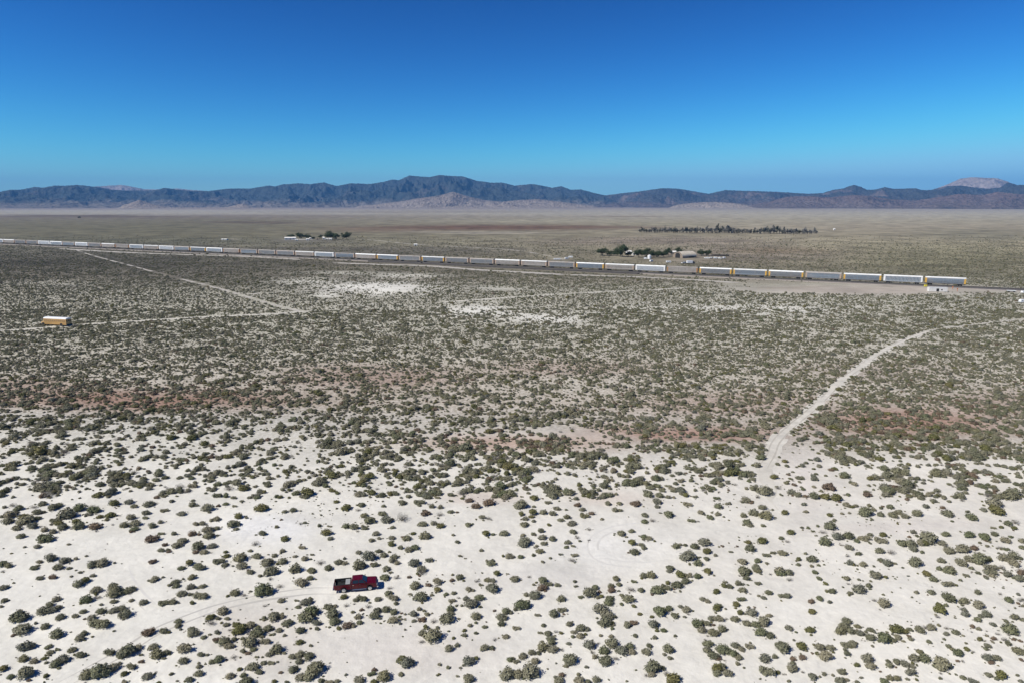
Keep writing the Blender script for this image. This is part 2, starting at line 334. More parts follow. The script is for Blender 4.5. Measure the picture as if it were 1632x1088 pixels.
def ribbon(name, L, width, z, material, rag=.25, taper=True, seed=0, segs=1, patchy=False, lane=0.0, kind='structure'):
    n = len(L); d = np.gradient(L, axis=0); d /= np.linalg.norm(d, axis=1)[:, None]+1e-9; nn = np.stack([-d[:,1], d[:,0]], -1)
    s = np.concatenate([[0], np.cumsum(np.linalg.norm(np.diff(L, axis=0), axis=1))])/2.6
    wl = width/2*(1+rag*(vnoise(s*.7, s*0+1.5, seed)*2-1)+rag*.8*(vnoise(s*.21, s*0+7.5, seed+3)*2-1))
    wr = width/2*(1+rag*(vnoise(s*.7, s*0+3.5, seed+1)*2-1)+rag*.8*(vnoise(s*.21, s*0+9.5, seed+4)*2-1))
    if taper:
        e = np.clip(np.minimum(np.arange(n), n-1-np.arange(n))/6, .15, 1); wl *= e; wr *= e
    c = L+nn*lane; a = c+nn*wl[:, None]; b = c-nn*wr[:, None]
    mb = MB(); v = [(p[0], p[1], z) for p in a]+[(p[0], p[1], z) for p in b]
    keep = [i for i in range(n-1) if not patchy or vnoise(np.array(i*.16+seed*3.1), np.array(2.2), seed+9) > .36]
    mb.add(v, [(i, i+1, n+i+1, n+i) for i in keep]); o = mb.build(name, material)
    if o.data.polygons and o.data.polygons[0].normal.z < 0: o.data.flip_normals()
    return tag(o, kind=kind)
M['track'] = mat('packed_pale_dirt', (.56,.53,.46), .95, var=.16, scale=.25, bump=.3)
M['track_dim'] = mat('packed_grey_dirt', (.42,.39,.34), .95, var=.18, scale=.2, bump=.3)
M['rut_faint'] = mat('faint_wheel_rut_sand', (.61,.59,.54), .95, var=.05, scale=.5)
M['rut'] = mat('wheel_rut_sand', (.475,.455,.41), .95, var=.06, scale=.5)
M['rut_mid'] = mat('sandy_rut_soil', (.44,.41,.35), .95, var=.12, scale=.5)
for i, (k, (L, wd)) in enumerate(LINES.items()):
    ribbon('dirt_track', L, wd, .004+.0005*i, M['track'] if k in ('main','left','thin_mid') else M['track_dim'], rag=.62 if k == 'main' else .45, seed=i*13, patchy=k in ('thin_left','main_far','thin_mid','diag','farm'))
for i, (sd_, ln_, w_) in enumerate(((201, -1.6, 1.3), (233, 1.5, 1.1), (267, -.8, 1.6))):      # ragged bare margins where traffic has cut the corner
    ribbon('dirt_track', LINES['main'][0][14:], w_, .009+.001*i, M['track'], rag=.9, seed=sd_, lane=ln_, patchy=True)
for lane in (-.85, .85):
    ribbon('dirt_track', LINES['main'][0][12:], .4, .014, M['rut_mid'], rag=.5, seed=50+int(lane*10), lane=lane, patchy=True)
for i, L in enumerate(RLINES):
    for lane in ((-.85, .85) if i != 2 else (-.85, .85)):
        ribbon('dirt_track', L, .40 if i == 0 else .34, .004+.001*i, M['rut'] if i == 0 else M['rut_faint'], rag=.6, seed=90+i*7+int(lane*10), lane=lane, patchy=i > 0)

# ------------------------------------------------------------ mountains
SKY = [(-500,300),(-300,296),(-150,303),(-60,299),(0,306),(15,303),(33,302.7),(55,298.3),(69,299.6),(87,296.2),(103,296.5),(123,295),(144,297.5),(160,299),(180,303),(200,304),(231,304),(250,303.2),(262,299.8),(283,302.5),(304,304.5),(332,305),(360,301.4),(378,301),(399,301),(428,296.2),(438,297.5),(449,294.5),(477,292.6),(495,294),(516,291),(536,297),(558,292.6),(590,293.7),(613,290),(625,286.7),(636,287.5),(652,280.3),(685,282.9),(700,279.3),(719,280.8),(737,281.6),(760,288.5),(781,291.6),(801,291.6),(820,296.3),(849,293.7),(880,299.6),(895,297.3),(910,303),(926,302.4),(944,307.3),(967,312.5),(990,316),(1040,321),(1100,324)]
SKY2 = [(900,323),(940,316),(967,311.5),(990,308.6),(1019,305.5),(1055,300.4),(1080,301),(1109,306),(1129,309.4),(1155,303.5),(1186,304.5),(1220,305.5),(1258,307.3),(1289,309.4),(1312,308),(1328,303),(1343,301),(1360,295),(1371,297.8),(1382,303),(1394,302.7),(1410,298.8),(1425,301.4),(1459,300.4),(1469,303.5),(1485,303),(1508,297),(1531,296),(1551,299),(1575,301),(1595,299),(1606,291),(1621,295),(1640,295.2),(1750,290),(1900,302),(2100,297)]
CAP = [(1460,318),(1485,303.5),(1508,295.2),(1531,285),(1551,282.9),(1590,284.7),(1606,290),(1621,296),(1640,306),(1680,318)]
PALE = [(120,306),(145,298.2),(160,297.2),(193,295.2),(206,297),(231,302.2),(250,302.2),(283,300.9),(304,303),(332,304.9),(360,301.8),(385,306)]
HILLS = [(560,330),(600,326),(640,321),(670,316),(700,312),(722,306),(745,313),(770,319),(800,322),(830,319),(860,318),(885,321),(915,325),(960,330)]
HILLS_L = [(180,332),(205,325),(222,319),(240,325),(265,331),(360,331),(385,325),(410,331)]
HILLS_R = [(1180,331),(1225,321),(1255,314),(1290,313),(1325,315),(1360,311),(1385,313),(1420,318),(1460,320),(1500,314),(1530,309),(1565,312),(1590,306),(1625,310),(1700,308),(1850,330)]
HILLS_M = [(1060,331),(1090,325),(1130,322),(1170,324),(1220,331)]
def mountain(name, prof, r0, rc, r1, material, seed, rel=.75, wl=1100., zoff=-15, nr=90, da=.055):
    """A height field on real ground: foot at distance r0, crest at rc, falling away to r1."""
    pts = [(math.atan2(x-816, FPX*cP+(544-y)*sP), y) for x, y in prof]
    a0, a1 = pts[0][0], pts[-1][0]
    az = np.arange(a0, a1, R(da)); rows = np.interp(az, [p[0] for p in pts], [p[1] for p in pts])
    b = 544-rows
    # elevation slope of the ray through that row at that azimuth
    ex = np.tan(az)*(FPX*cP+b*sP); sl = (-FPX*sP+b*cP)/np.hypot(ex, FPX*cP+b*sP)
    jag = (fbm(az*900, az*0+3, 3, seed+70)-.5)*.0009
    fade = np.clip(np.minimum(np.arange(len(az)), len(az)-1-np.arange(len(az)))/12, 0, 1)
    rr = np.concatenate([np.linspace(r0, rc, nr), np.linspace(rc, r1, 24)[1:]])
    A, Rr = np.meshgrid(az, rr, indexing='ij'); X = Rr*np.sin(A); Y = Rr*np.cos(A)
    crest = (CAM_H+rc*(sl+jag))[:, None]-zoff
    crest = crest*(.25+.75*fade[:, None])
    t = np.where(Rr <= rc, (Rr-r0)/(rc-r0), 1-(Rr-rc)/(r1-rc))
    ra = fbm((X+.5*Y)/wl+1.6*fbm(X/wl/2, Y/wl/2, 2, seed+5), (Y-.3*X)/wl*.8+1.2*fbm(X/wl/2+9, Y/wl/2, 2, seed+6), 5, seed, ridge=True, gain=.55)
    rb = fbm(X/wl*3, Y/wl*1.6, 4, seed+30, ridge=True)
    prof_t = t**1.2
    env = np.clip(4*t*(1-t), 0, 1)**.6*(Rr <= rc)
    h = crest*(prof_t+rel*((ra-.66)*2.6+(rb-.62)*1.1)*env*(t*.8+.2))
    h = zoff+np.maximum(h, 0)
    los = CAM_H+Rr*(sl+jag)[:, None]-rc*.0009*np.clip((1-t)*6, 0, 1)
    h = np.where(Rr < rc, np.minimum(h, np.maximum(los, zoff+crest*t*.5)), h)
    na, nr_ = h.shape; co = np.stack([X, Y, h], -1).reshape(-1, 3)
    i = np.arange(na-1)[:, None]*nr_; k = np.arange(nr_-1)[None, :]
    q = np.stack([(i+k), (i+nr_+k), (i+nr_+k+1), (i+k+1)], -1).reshape(-1, 4)
    me = bpy.data.meshes.new(name); me.vertices.add(len(co)); me.vertices.foreach_set('co', co.ravel())
    me.loops.add(q.size); me.polygons.add(len(q)); me.loops.foreach_set('vertex_index', q.ravel()); me.polygons.foreach_set('loop_start', np.arange(len(q))*4)
    me.polygons.foreach_set('use_smooth', np.ones(len(q), bool)); me.update(calc_edges=True)
    if me.polygons[len(q)//2].normal.z < 0: me.flip_normals()
    me.materials.append(material); o = bpy.data.objects.new(name, me); COL.objects.link(o); return tag(o, kind='structure')
def rock_mat(name, low, high, zl, zh, patch, patch_amt=.5, scale=.0011):
    m = bpy.data.materials.new(name); m.use_nodes = True; nt = m.node_tree; b = nt.nodes['Principled BSDF']
    g = N(nt, 'ShaderNodeNewGeometry'); sx = N(nt, 'ShaderNodeSeparateXYZ'); nt.links.new(g.outputs['Position'], sx.inputs[0])
    n = N(nt, 'ShaderNodeTexNoise'); n.inputs['Scale'].default_value = scale*2.2; n.inputs['Detail'].default_value = 8; n.inputs['Roughness'].default_value = .65; nt.links.new(g.outputs['Position'], n.inputs['Vector'])
    ad = N(nt, 'ShaderNodeMath', operation='MULTIPLY_ADD'); ad.inputs[1].default_value = (zh-zl)*3.2; nt.links.new(n.outputs['Fac'], ad.inputs[0]); nt.links.new(sx.outputs['Z'], ad.inputs[2])
    mr = N(nt, 'ShaderNodeMapRange'); off = (zh-zl)*1.6; mr.inputs[1].default_value = zl+off; mr.inputs[2].default_value = zh+off; nt.links.new(ad.outputs[0], mr.inputs[0])
    mx = N(nt, 'ShaderNodeMix', data_type='RGBA'); mx.inputs[6].default_value = low+(1,); mx.inputs[7].default_value = high+(1,); nt.links.new(mr.outputs[0], mx.inputs[0])
    n2 = N(nt, 'ShaderNodeTexNoise'); n2.inputs['Scale'].default_value = scale; n2.inputs['Detail'].default_value = 10; n2.inputs['Roughness'].default_value = .7; nt.links.new(g.outputs['Position'], n2.inputs['Vector'])
    m2 = N(nt, 'ShaderNodeMapRange'); m2.inputs[1].default_value = .54; m2.inputs[2].default_value = .66; m2.inputs[4].default_value = patch_amt; nt.links.new(n2.outputs['Fac'], m2.inputs[0])
    mx2 = N(nt, 'ShaderNodeMix', data_type='RGBA'); mx2.inputs[7].default_value = patch+(1,); nt.links.new(mx.outputs[2], mx2.inputs[6]); nt.links.new(m2.outputs[0], mx2.inputs[0])
    n3 = N(nt, 'ShaderNodeTexNoise'); n3.inputs['Scale'].default_value = scale*14; n3.inputs['Detail'].default_value = 6; nt.links.new(g.outputs['Position'], n3.inputs['Vector'])
    m3 = N(nt, 'ShaderNodeMapRange'); m3.inputs[1].default_value = .35; m3.inputs[2].default_value = .65; m3.inputs[3].default_value = .7; m3.inputs[4].default_value = 1.3; nt.links.new(n3.outputs['Fac'], m3.inputs[0])
    sc = N(nt, 'ShaderNodeVectorMath', operation='SCALE'); nt.links.new(mx2.outputs[2], sc.inputs[0]); nt.links.new(m3.outputs[0], sc.inputs['Scale'])
    nt.links.new(sc.outputs[0], b.inputs['Base Color']); b.inputs['Roughness'].default_value = 1; b.inputs['Specular IOR Level'].default_value = 0
    bp = N(nt, 'ShaderNodeBump'); bp.inputs['Strength'].default_value = .8; bp.inputs['Distance'].default_value = 60; nt.links.new(n3.outputs['Fac'], bp.inputs['Height']); nt.links.new(bp.outputs[0], b.inputs['Normal'])
    return m
M['rock_main'] = rock_mat('wooded_mountain_rock', (.15,.135,.12), (.045,.055,.055), 40, 130, (.13,.11,.10), .5)
M['rock_right'] = rock_mat('dry_mountain_rock', (.10,.085,.08), (.055,.06,.06), 40, 160, (.19,.145,.13), .7, .0018)
M['rock_cap'] = rock_mat('pale_summit_rock', (.17,.15,.14), (.27,.23,.21), 60, 300, (.20,.17,.16), .5)
M['rock_hill'] = rock_mat('bare_foothill', (.30,.255,.215), (.24,.20,.17), 30, 120, (.09,.08,.07), .85, .0026)
mountain('mountain_range', SKY, 10500, 14500, 19000, M['rock_main'], 3)
mountain('mountain_range', SKY2, 10200, 14000, 18500, M['rock_right'], 14)
mountain('summit', CAP, 16000, 18000, 22000, M['rock_cap'], 25, rel=.3)
mountain('summit', PALE, 19200, 21000, 24000, M['rock_cap'], 36, rel=.35)
mountain('foothill', HILLS, 8600, 10800, 12500, M['rock_hill'], 47, rel=.5, wl=700)
mountain('foothill', HILLS_M, 9000, 10000, 10900, M['rock_hill'], 81, rel=.5, wl=500)
mountain('foothill', HILLS_L, 9000, 9900, 10900, M['rock_hill'], 58, rel=.35, wl=600)
mountain('foothill', HILLS_R, 9000, 10500, 12500, rock_mat('reddish_foothill', (.14,.115,.105), (.14,.105,.097), 20, 140, (.06,.06,.06), .8, .0022), 69, rel=.6, wl=800)
# ------------------------------------------------------------ desert shrubs
def shrub_mesh(name, seed, material, dead=False, leaves=620):
    """About 1 m wide: several rounded tufts of many small leafy faces round a twiggy base."""
    r = random.Random(seed); mb = MB(); lobes = []
    nl = r.choice((3, 4, 5, 6)); 
    for i in range(nl):
        a = r.uniform(0, 6.28); d = r.uniform(.08, .22) if i else 0
        s = r.uniform(.13, .26) if i else r.uniform(.22, .32)
        lobes.append((d*math.cos(a)*1.15, d*math.sin(a)*.85, s*r.uniform(.55, .85), s))
    for lx, ly, lz, s in lobes:
        mb.tube((0, 0, -.03), (lx, ly, lz), .022, .012, n=4, mi=1, caps=False)
        for k in range(3):
            q = (lx+r.uniform(-s, s)*.6, ly+r.uniform(-s, s)*.6, lz+r.uniform(-.3, .5)*s)
            mb.tube((lx*.5, ly*.5, lz*.5), q, .014, .005, n=3, mi=1, caps=False)
    if not dead:                                                   # the dense inner twigs of each tuft
        for lx, ly, lz, s in lobes+[(sum(l[0] for l in lobes)/nl, sum(l[1] for l in lobes)/nl, .09, .22)]:
            n0 = 7; v = [(lx, ly, lz+s*.62)]; 
            for zz, rr_ in ((.35, .55), (-.1, .72), (-.5, .5)):
                v += [(lx+s*rr_*r.uniform(.75, 1.15)*math.cos(6.283*k/n0), ly+s*rr_*r.uniform(.75, 1.15)*math.sin(6.283*k/n0), max(-.02, lz+s*zz*r.uniform(.8, 1.1))) for k in range(n0)]
            f = [(0, 1+k, 1+(k+1) % n0) for k in range(n0)]
            for a in range(2): f += [(1+a*n0+k, 1+(a+1)*n0+k, 1+(a+1)*n0+(k+1) % n0, 1+a*n0+(k+1) % n0) for k in range(n0)]
            mb.add(v, f, 0)
    tot = sum(s*s for *_, s in lobes)
    for lx, ly, lz, s in lobes:
        for k in range(int(leaves*s*s/tot)):
            u = r.uniform(-.55, 1); a = r.uniform(0, 6.28); rad = s*(r.uniform(.55, 1.0)**.6)*(1+.18*math.sin(a*3+lx*20)+.12*math.sin(a*5+u*7))
            c = math.sqrt(max(0, 1-u*u)); p = Vector((lx+rad*c*math.cos(a), ly+rad*c*math.sin(a), max(.01, lz+rad*u*.82)))
            nrm = Vector((c*math.cos(a), c*math.sin(a), u+.35)).normalized(); nrm = (nrm+Vector((r.gauss(0,.45), r.gauss(0,.45), r.gauss(0,.45)))).normalized()
            t = nrm.orthogonal().normalized(); t.rotate(Matrix.Rotation(r.uniform(0, 6.28), 3, nrm)); b = nrm.cross(t)
            l = r.uniform(.028, .055)*(.7 if dead else 1); wd = l*(.25 if dead else r.uniform(.55, .9))
            mb.add([p-t*l, p+b*wd, p+t*l+nrm*l*.4, p-b*wd], [(0, 1, 2, 3)], 0)
    xs = sorted(v[0] for v in mb.v); wv = xs[int(len(xs)*.985)]-xs[int(len(xs)*.015)]; k_ = 1.06/wv
    mb.v = [(x*k_, y*k_, z*k_) for x, y, z in mb.v]
    me_o = mb; me = bpy.data.meshes.new(name); me.from_pydata(me_o.v, [], me_o.f)
    me.materials.append(material); me.materials.append(M['bark']); me.polygons.foreach_set('material_index', me_o.m); me.update()
    return me
SH = {'g': [shrub_mesh('shrub', 100+i, M['leaf_grey']) for i in range(9)],
      'y': [shrub_mesh('shrub', 200+i, M['leaf_yellow']) for i in range(3)],
      'b': [shrub_mesh('shrub', 300+i, M['leaf_brown'], leaves=420) for i in range(3)],
      'p': [shrub_mesh('shrub', 400+i, M['leaf_pale'], dead=True, leaves=500) for i in range(2)]}
TILES = {
(0,908): "385,72,80;505,62,85,b;890,50,60;770,20,45;820,100,80;750,135,100;30,165,100;40,290,70;10,345,50;535,275,85;480,325,80;415,390,120;490,380,110;560,355,70;555,228,40;930,190,100;1080,165,110;1100,215,140;1200,200,100;1255,180,90;830,280,110;930,255,90,p;1480,85,85;1560,67,40;1085,298,80;1255,285,60;1370,305,90;1565,310,110;970,327,45;1625,300,60;185,445,150;795,395,80;720,435,70;580,448,90;960,392,100;1090,385,90;1170,365,90;1205,420,120;890,450,90;960,500,200;435,532,90;220,570,140;545,607,110;800,610,70;760,650,100;1405,592,130,b;1570,578,90;255,725,140;465,730,70;480,780,80;550,755,60;690,758,80;765,810,100;1050,778,120;1210,785,150;1320,740,90;1470,728,100;1500,800,120;1590,785,90;1350,805,50;225,842,90;330,868,85;430,838,60;450,880,50;600,855,120;545,895,100;1100,925,110;1260,915,110;1355,870,60,b;850,1000,130;950,975,160;30,945,80;245,990,150;110,1015,80;1180,995,70,y;1410,1015,95;440,1008,50;1190,1065,70;1520,1070,50,y",
(272,908): "50,105,90;55,150,70;205,70,80;195,158,90;305,150,85;105,220,100;185,230,60;290,235,150;20,300,80;205,312,50;620,215,100;695,238,65;755,18,75;965,18,120;855,52,50;1045,150,75;875,195,160;1235,120,120;1335,75,75;1190,8,70;1350,8,70;1065,290,75;1205,285,60;1295,305,120;1220,350,60;905,335,60;1515,350,110;500,390,100;370,455,100,y;450,460,60;545,460,60;380,500,100,p;530,520,75;80,485,80;70,530,65;210,600,110;195,560,70;315,640,60;425,660,75;445,590,60;375,612,45;650,575,130,y;630,515,70;765,525,100;830,600,130;765,690,130;935,550,90;1040,572,70;985,608,45;1090,622,45;990,450,110;1060,440,80;1330,395,130;1290,455,150;1115,505,110;1390,505,90;1550,415,120;1560,490,120;1240,578,95;1225,690,75,y;910,678,100;510,685,110;560,720,100;610,660,60;690,648,50;800,750,75;745,790,65;685,775,60;1020,760,110;930,805,75;825,825,50;130,748,150;285,805,80;350,808,45;110,870,95;470,855,95;390,875,65;600,825,80,p;270,920,60;275,985,90;170,1050,80;565,1010,90;790,915,130;850,970,80;890,885,70;960,880,80;700,1000,70;655,948,60;1160,825,90;1240,805,90;1230,865,80;1320,825,100;1165,950,100;1055,975,50,b;1400,940,140;1340,1000,130;1240,1025,100;1440,1055,70;1520,1065,90;1590,1060,70;730,1072,120;985,1062,60,y;1110,1065,60",
(544,908): "420,70,90;525,68,80;650,65,50;470,20,50;465,165,70;450,220,70;500,260,110;520,318,55;130,288,60;200,265,110;360,272,80;30,250,80,y;45,335,60;255,345,70;270,308,40;200,375,55;340,385,80;440,375,90;510,398,75;110,398,50;165,445,75;305,440,110;175,500,70;50,525,110,b;500,470,110;575,465,40;710,150,100;770,20,90;915,105,100;840,140,70;920,188,80;765,255,125;660,225,50;1130,65,85;1060,95,60,b;865,235,45;1000,230,50;1075,218,65;1060,285,80;1120,262,50,p;1295,98,70;1400,90,70;1450,98,70;1335,140,50;1490,35,70;1590,30,45;1210,182,65;1265,192,45;1450,180,110;1320,262,100;1190,270,60;1240,320,140;1630,80,50;690,415,80;745,370,50;790,385,45;820,420,60;780,470,80;730,450,50;695,480,55;805,543,60;920,543,45;1045,370,80;1050,405,80;1010,465,140;1125,458,40;880,485,80,p;1285,437,105;1465,385,45;1570,392,95;1530,445,115;1535,510,80;1230,528,55;1370,540,65;1175,575,55;1180,620,60;1285,600,50;1575,632,70;770,600,70;870,630,160;1025,582,35;1070,650,45;1110,715,60;1040,750,80;1370,735,100;1440,740,65;590,850,110,y;620,890,130;1215,870,115;1610,850,80;940,898,50;1020,927,50;1140,932,40;320,950,60;290,985,90;410,1010,120;365,1025,60;570,990,60;175,1045,100;305,1070,80,y;930,995,40;1110,1010,45;1215,1040,110;1590,1000,130;45,998,40",
(816,908): "40,82,90;165,58,60,p;295,100,90;350,130,80;210,138,40;430,138,65;285,165,100,b;235,240,120;135,230,55;320,195,40,b;475,272,95;95,335,160;150,350,60;480,375,95;400,412,90;245,425,70;730,220,140;800,165,70;840,205,50,b;820,260,50;600,105,45;610,150,50;990,80,75;1020,135,65;945,150,75;955,190,80;1165,105,65;1135,180,90;1230,192,70;930,270,85;920,305,100;1050,240,50;1110,275,120;1045,322,45;1260,48,90;1330,50,90;1500,5,60;1600,40,90;1390,190,130;1470,160,110;1580,140,110;1610,345,60;830,375,140;920,430,130;980,440,60;895,500,120;975,520,45;960,557,40;1105,525,70;1155,495,80,b;1225,415,55;1415,400,120;1500,365,90;1340,440,55;1345,515,110;1390,575,50;1450,570,70;1560,435,80;40,550,80;300,525,55;550,515,85;270,592,60;340,600,80;420,585,60;475,600,45;370,650,95;375,690,80;660,550,110;720,565,60;590,590,70;650,625,80;580,635,50;1175,622,60;1365,642,60;1560,625,45;295,730,110;390,755,110;545,698,55;740,715,120;770,785,55;790,825,60;965,690,120;880,765,110;1055,770,120;1130,730,90;1150,780,75;1290,780,100;1305,722,60;1490,750,100;1510,835,60;180,790,80;105,820,90;250,790,55;40,870,70;10,840,50;230,870,85;570,850,140;515,912,60;905,860,120;990,840,75;1350,935,140;1335,995,80;180,965,160;50,995,100;480,1000,70;415,1020,50;450,1055,85;650,1055,110;800,1045,90;730,1070,60;1475,985,70;1545,1035,140,y;1185,950,35",
(1088,908): "50,50,80;140,55,90;245,18,70;30,105,90;585,15,110;715,5,80;610,75,75;405,110,60;390,145,60;445,150,70;530,125,70;570,130,60;720,122,75;320,205,80,y;580,188,80;560,270,100;190,275,75;240,295,60;510,325,80;340,340,80;320,365,90;40,375,90;20,445,40;820,215,85;770,260,60;730,242,40;950,238,85;1010,245,75;930,20,110;1010,20,90;1020,85,80,p;1260,15,65;1300,75,60;1360,125,50;1565,75,75;1430,200,90;1385,195,50;1305,265,75;1225,295,85,b;1405,302,60;1240,390,85,y;1600,215,70;130,510,110;220,500,100;270,460,70;340,460,110;415,462,50;180,570,90;290,600,110;375,560,90;500,465,100;550,400,70;660,405,110;825,432,70;615,505,90;690,520,90;780,495,120;750,590,120;840,625,80;1005,548,85;1210,572,90,y;1555,480,100;1540,540,100;1510,580,110;1600,580,80;240,700,110;230,760,90;380,755,140;290,820,110;340,840,70;500,715,90;480,795,90;560,750,70;640,725,90;540,835,70;525,890,55;400,860,45,p;960,745,130;1135,715,110,y;1310,730,110;1410,740,100;1370,820,120;1285,790,50;1560,710,100;1620,700,80;1565,798,75;790,840,120;880,825,60;1060,845,65;1150,828,85;1050,885,65;1045,935,105;320,940,120,y;380,925,80;420,985,110;330,985,80;805,965,140;910,970,60;965,990,50,p;1245,1020,85;1355,990,60;1310,1018,35;1435,1000,40;1520,970,90;1510,1060,90;1015,1058,50;1570,1045,60",
(1360,908): "215,45,120;175,20,50;50,180,130;145,145,70;690,28,90;765,80,90;900,125,115;920,10,95;1075,45,65;1025,95,45;1185,25,60;1310,20,120;1330,55,60;1470,38,90;1580,80,110;1600,20,90;740,210,80;1190,210,70;900,262,115;885,335,50;815,335,75,y;835,390,100,y;1055,292,95;1200,335,105;1035,365,70,p;1070,422,85;1270,420,90;1190,470,80;1210,435,50;1400,225,50,p;1480,280,90;1600,280,90;1620,335,50;270,290,70;290,320,110;200,285,60,p;1540,445,95;1620,470,70;1490,560,150;1530,590,80;1455,485,50;40,530,80;165,565,80;250,600,65;65,600,90;20,590,60;175,645,90;290,645,120;385,665,80;430,640,70;480,675,50;405,570,120,y;490,580,85,y;625,565,100;740,540,95;690,545,70;890,550,60;975,590,80;890,608,60;860,655,45,p;1135,535,60;1200,560,60;1275,622,50;1205,660,65;1345,650,65;1440,658,70;1475,695,60;1275,720,80;1265,750,50;15,695,70;180,722,40;720,680,55;1590,780,120;1540,750,60;915,725,60;940,755,60;1005,790,110;1085,755,60,y;1145,778,45;635,780,75;580,840,100;680,840,110;140,840,110;165,915,110;330,865,55;345,910,70;410,870,70;485,890,90;560,915,60;30,905,65;545,970,110;255,965,40;850,900,150;790,910,70;905,915,70;1000,865,50;1280,835,100;1360,840,90;1320,880,70;350,1030,70;410,1035,80;75,1022,50;515,1040,50;600,1045,40;830,1030,50;1045,1020,70;1130,1055,80;1290,1000,80;1410,1005,120,y;1570,1000,50;1600,1060,60;300,1070,90;30,1070,60",
(0,748): "20,900,90;85,915,80;330,935,80;370,880,60;475,845,100;620,865,95;555,930,90;660,940,60;730,850,50;880,910,100;980,885,120;1450,875,80,b;200,635,90;440,650,150;430,570,80;510,590,70;390,690,60;165,555,90;310,535,110;100,430,110;60,490,100;20,445,70;210,450,90;250,485,130;350,465,80;350,405,90;180,370,90;125,335,80;45,355,50;320,350,90;410,325,80;510,360,100;560,335,90;640,430,140;700,430,80;520,480,90;570,505,90,y;600,550,90;730,505,90;765,540,100;900,540,110,b;950,450,70,y;775,365,110;895,380,130;850,420,75;1065,430,95;1020,475,50;1250,455,90;1390,455,65;1280,345,80;1300,510,110;1290,560,90;1450,535,80;1190,530,80;1400,410,80;1440,655,130,b;1540,605,80;1540,765,80;1570,715,60;1610,780,60;1420,325,100;1570,385,80;1540,500,60;1240,305,90;1080,320,100",
(272,748): "10,300,50;210,330,70;255,340,50;215,290,50;365,365,120;110,415,90;235,520,60;305,510,75;205,610,90,b;440,465,80;390,480,60;600,515,110;350,575,110;450,560,60;365,630,110;110,682,95;30,610,60;60,720,90;260,735,120;400,725,90;235,785,70,b;320,785,85;530,825,75;460,870,110;520,910,70;665,845,120;680,920,110;100,940,80;180,895,80;265,930,120;830,825,100;870,610,80;810,705,80,p;995,815,65;1070,775,60;920,885,110;1070,880,90;1090,400,65;1180,385,75;855,370,120,y;650,440,90;625,565,60;610,345,55;530,325,65;680,298,55;600,262,70;450,240,100;530,250,60;755,265,55;825,265,65;1095,655,85;1260,740,80;1285,505,50;1500,600,100,y;1535,655,60;1290,850,75;1190,825,60;1200,950,120;1350,955,75;1430,880,90,p;1510,935,85;1610,880,100;965,970,130;1580,305,65;1590,220,50",
(544,748): "30,890,70;170,915,120;215,905,60;320,910,70;160,790,65;250,835,130;360,775,75;405,810,80;460,782,35;510,830,80;540,890,60;480,870,70;430,940,75;570,745,60;640,765,80;705,740,85;475,710,70;475,650,70;290,672,65;335,610,75;360,655,45;690,605,60;630,650,90;800,630,115;490,550,60;230,555,75;120,545,100;45,540,80;780,515,100;880,510,80;955,530,90,y;270,485,105;430,475,110;225,435,75;395,415,90;580,460,130,p;815,410,105,b;940,425,75;1045,400,75;1105,405,40;950,358,60;870,350,60;575,315,75;745,305,110;920,260,70;830,260,80;1050,235,80;1050,295,55;1160,272,50;1230,290,85,b;1290,350,100,b;1420,310,120,b;1570,260,90;1345,450,80;1400,460,80;1215,525,70;1385,610,80;1455,615,50;1560,605,100;1070,622,45;1105,690,55;1340,768,50;1135,820,50;1185,845,35;840,860,80;695,895,110;760,950,100;1430,890,100;1600,825,80;190,335,70;160,380,70;40,365,90;405,345,50;280,215,90,y;150,235,80",
(816,748): "85,340,115;210,350,50;215,270,90,y;345,310,70;200,410,90;90,420,60;190,445,70;300,408,80;380,420,75;430,365,85;515,380,40;620,335,75;670,378,70;130,468,65;115,520,85;205,490,50;350,525,50;465,478,75;525,450,80;575,510,95;695,437,100;765,415,75;915,320,65;1030,322,60;985,380,70;1040,385,60;1170,320,100,b;1380,300,90;1385,350,65;1500,430,95;1265,430,70;1265,490,80;1340,480,80;1420,410,40;1040,605,85;1145,585,65;1090,640,40;1260,640,80;1310,650,80;1150,700,80;1230,715,70;1255,745,60;1170,785,95;1570,730,75;1610,715,50;105,625,60;125,695,125;200,610,60;270,585,70;290,645,90;300,705,70;235,725,50;385,660,75;265,775,90;205,815,45;15,830,50;90,830,70;575,590,80;620,645,60;645,680,40;535,690,75;585,725,60;520,738,55;735,670,45;735,568,55;465,805,55;570,860,90;600,810,80;365,842,40;290,880,45;1515,940,90;860,470,45;840,265,70;550,215,120;700,210,100;610,275,60;770,252,70;1410,240,90",
(1088,748): "45,325,95;325,268,75;340,350,80;165,408,65;255,455,75;335,418,80;85,478,90;145,490,45;600,290,85;560,300,50;650,310,60;770,360,80;680,410,100;800,440,130;580,435,70;610,500,90;640,525,75;765,530,60;860,380,35;970,410,80,y;1160,328,70;1180,400,55;1405,428,65;1025,600,85;945,650,65;1000,682,60;1140,552,45;750,680,105,y;630,690,65;650,755,100;205,695,120;110,730,90;235,775,95;25,720,50;50,830,130;230,850,65;150,895,85;140,835,45;240,970,70;460,780,50;520,730,35;800,810,90;865,790,60;950,795,95;575,880,95;715,865,85;800,892,45;700,910,60;710,945,85;580,965,110;925,970,110;1020,970,90;1240,855,100;1105,855,60;1175,800,45;1110,905,50;1300,910,45;1230,920,45;1410,540,120;1340,590,80;1360,690,110;1470,640,110;1580,630,110;1580,740,90;1520,715,60;1600,890,80;1575,820,60;1245,585,45;1450,478,50;1370,265,90,y;1465,270,110,y;1040,215,90;1110,240,80;1170,250,60;780,205,140;670,180,80;1560,330,80;1620,350,60;120,255,60;1550,235,60",
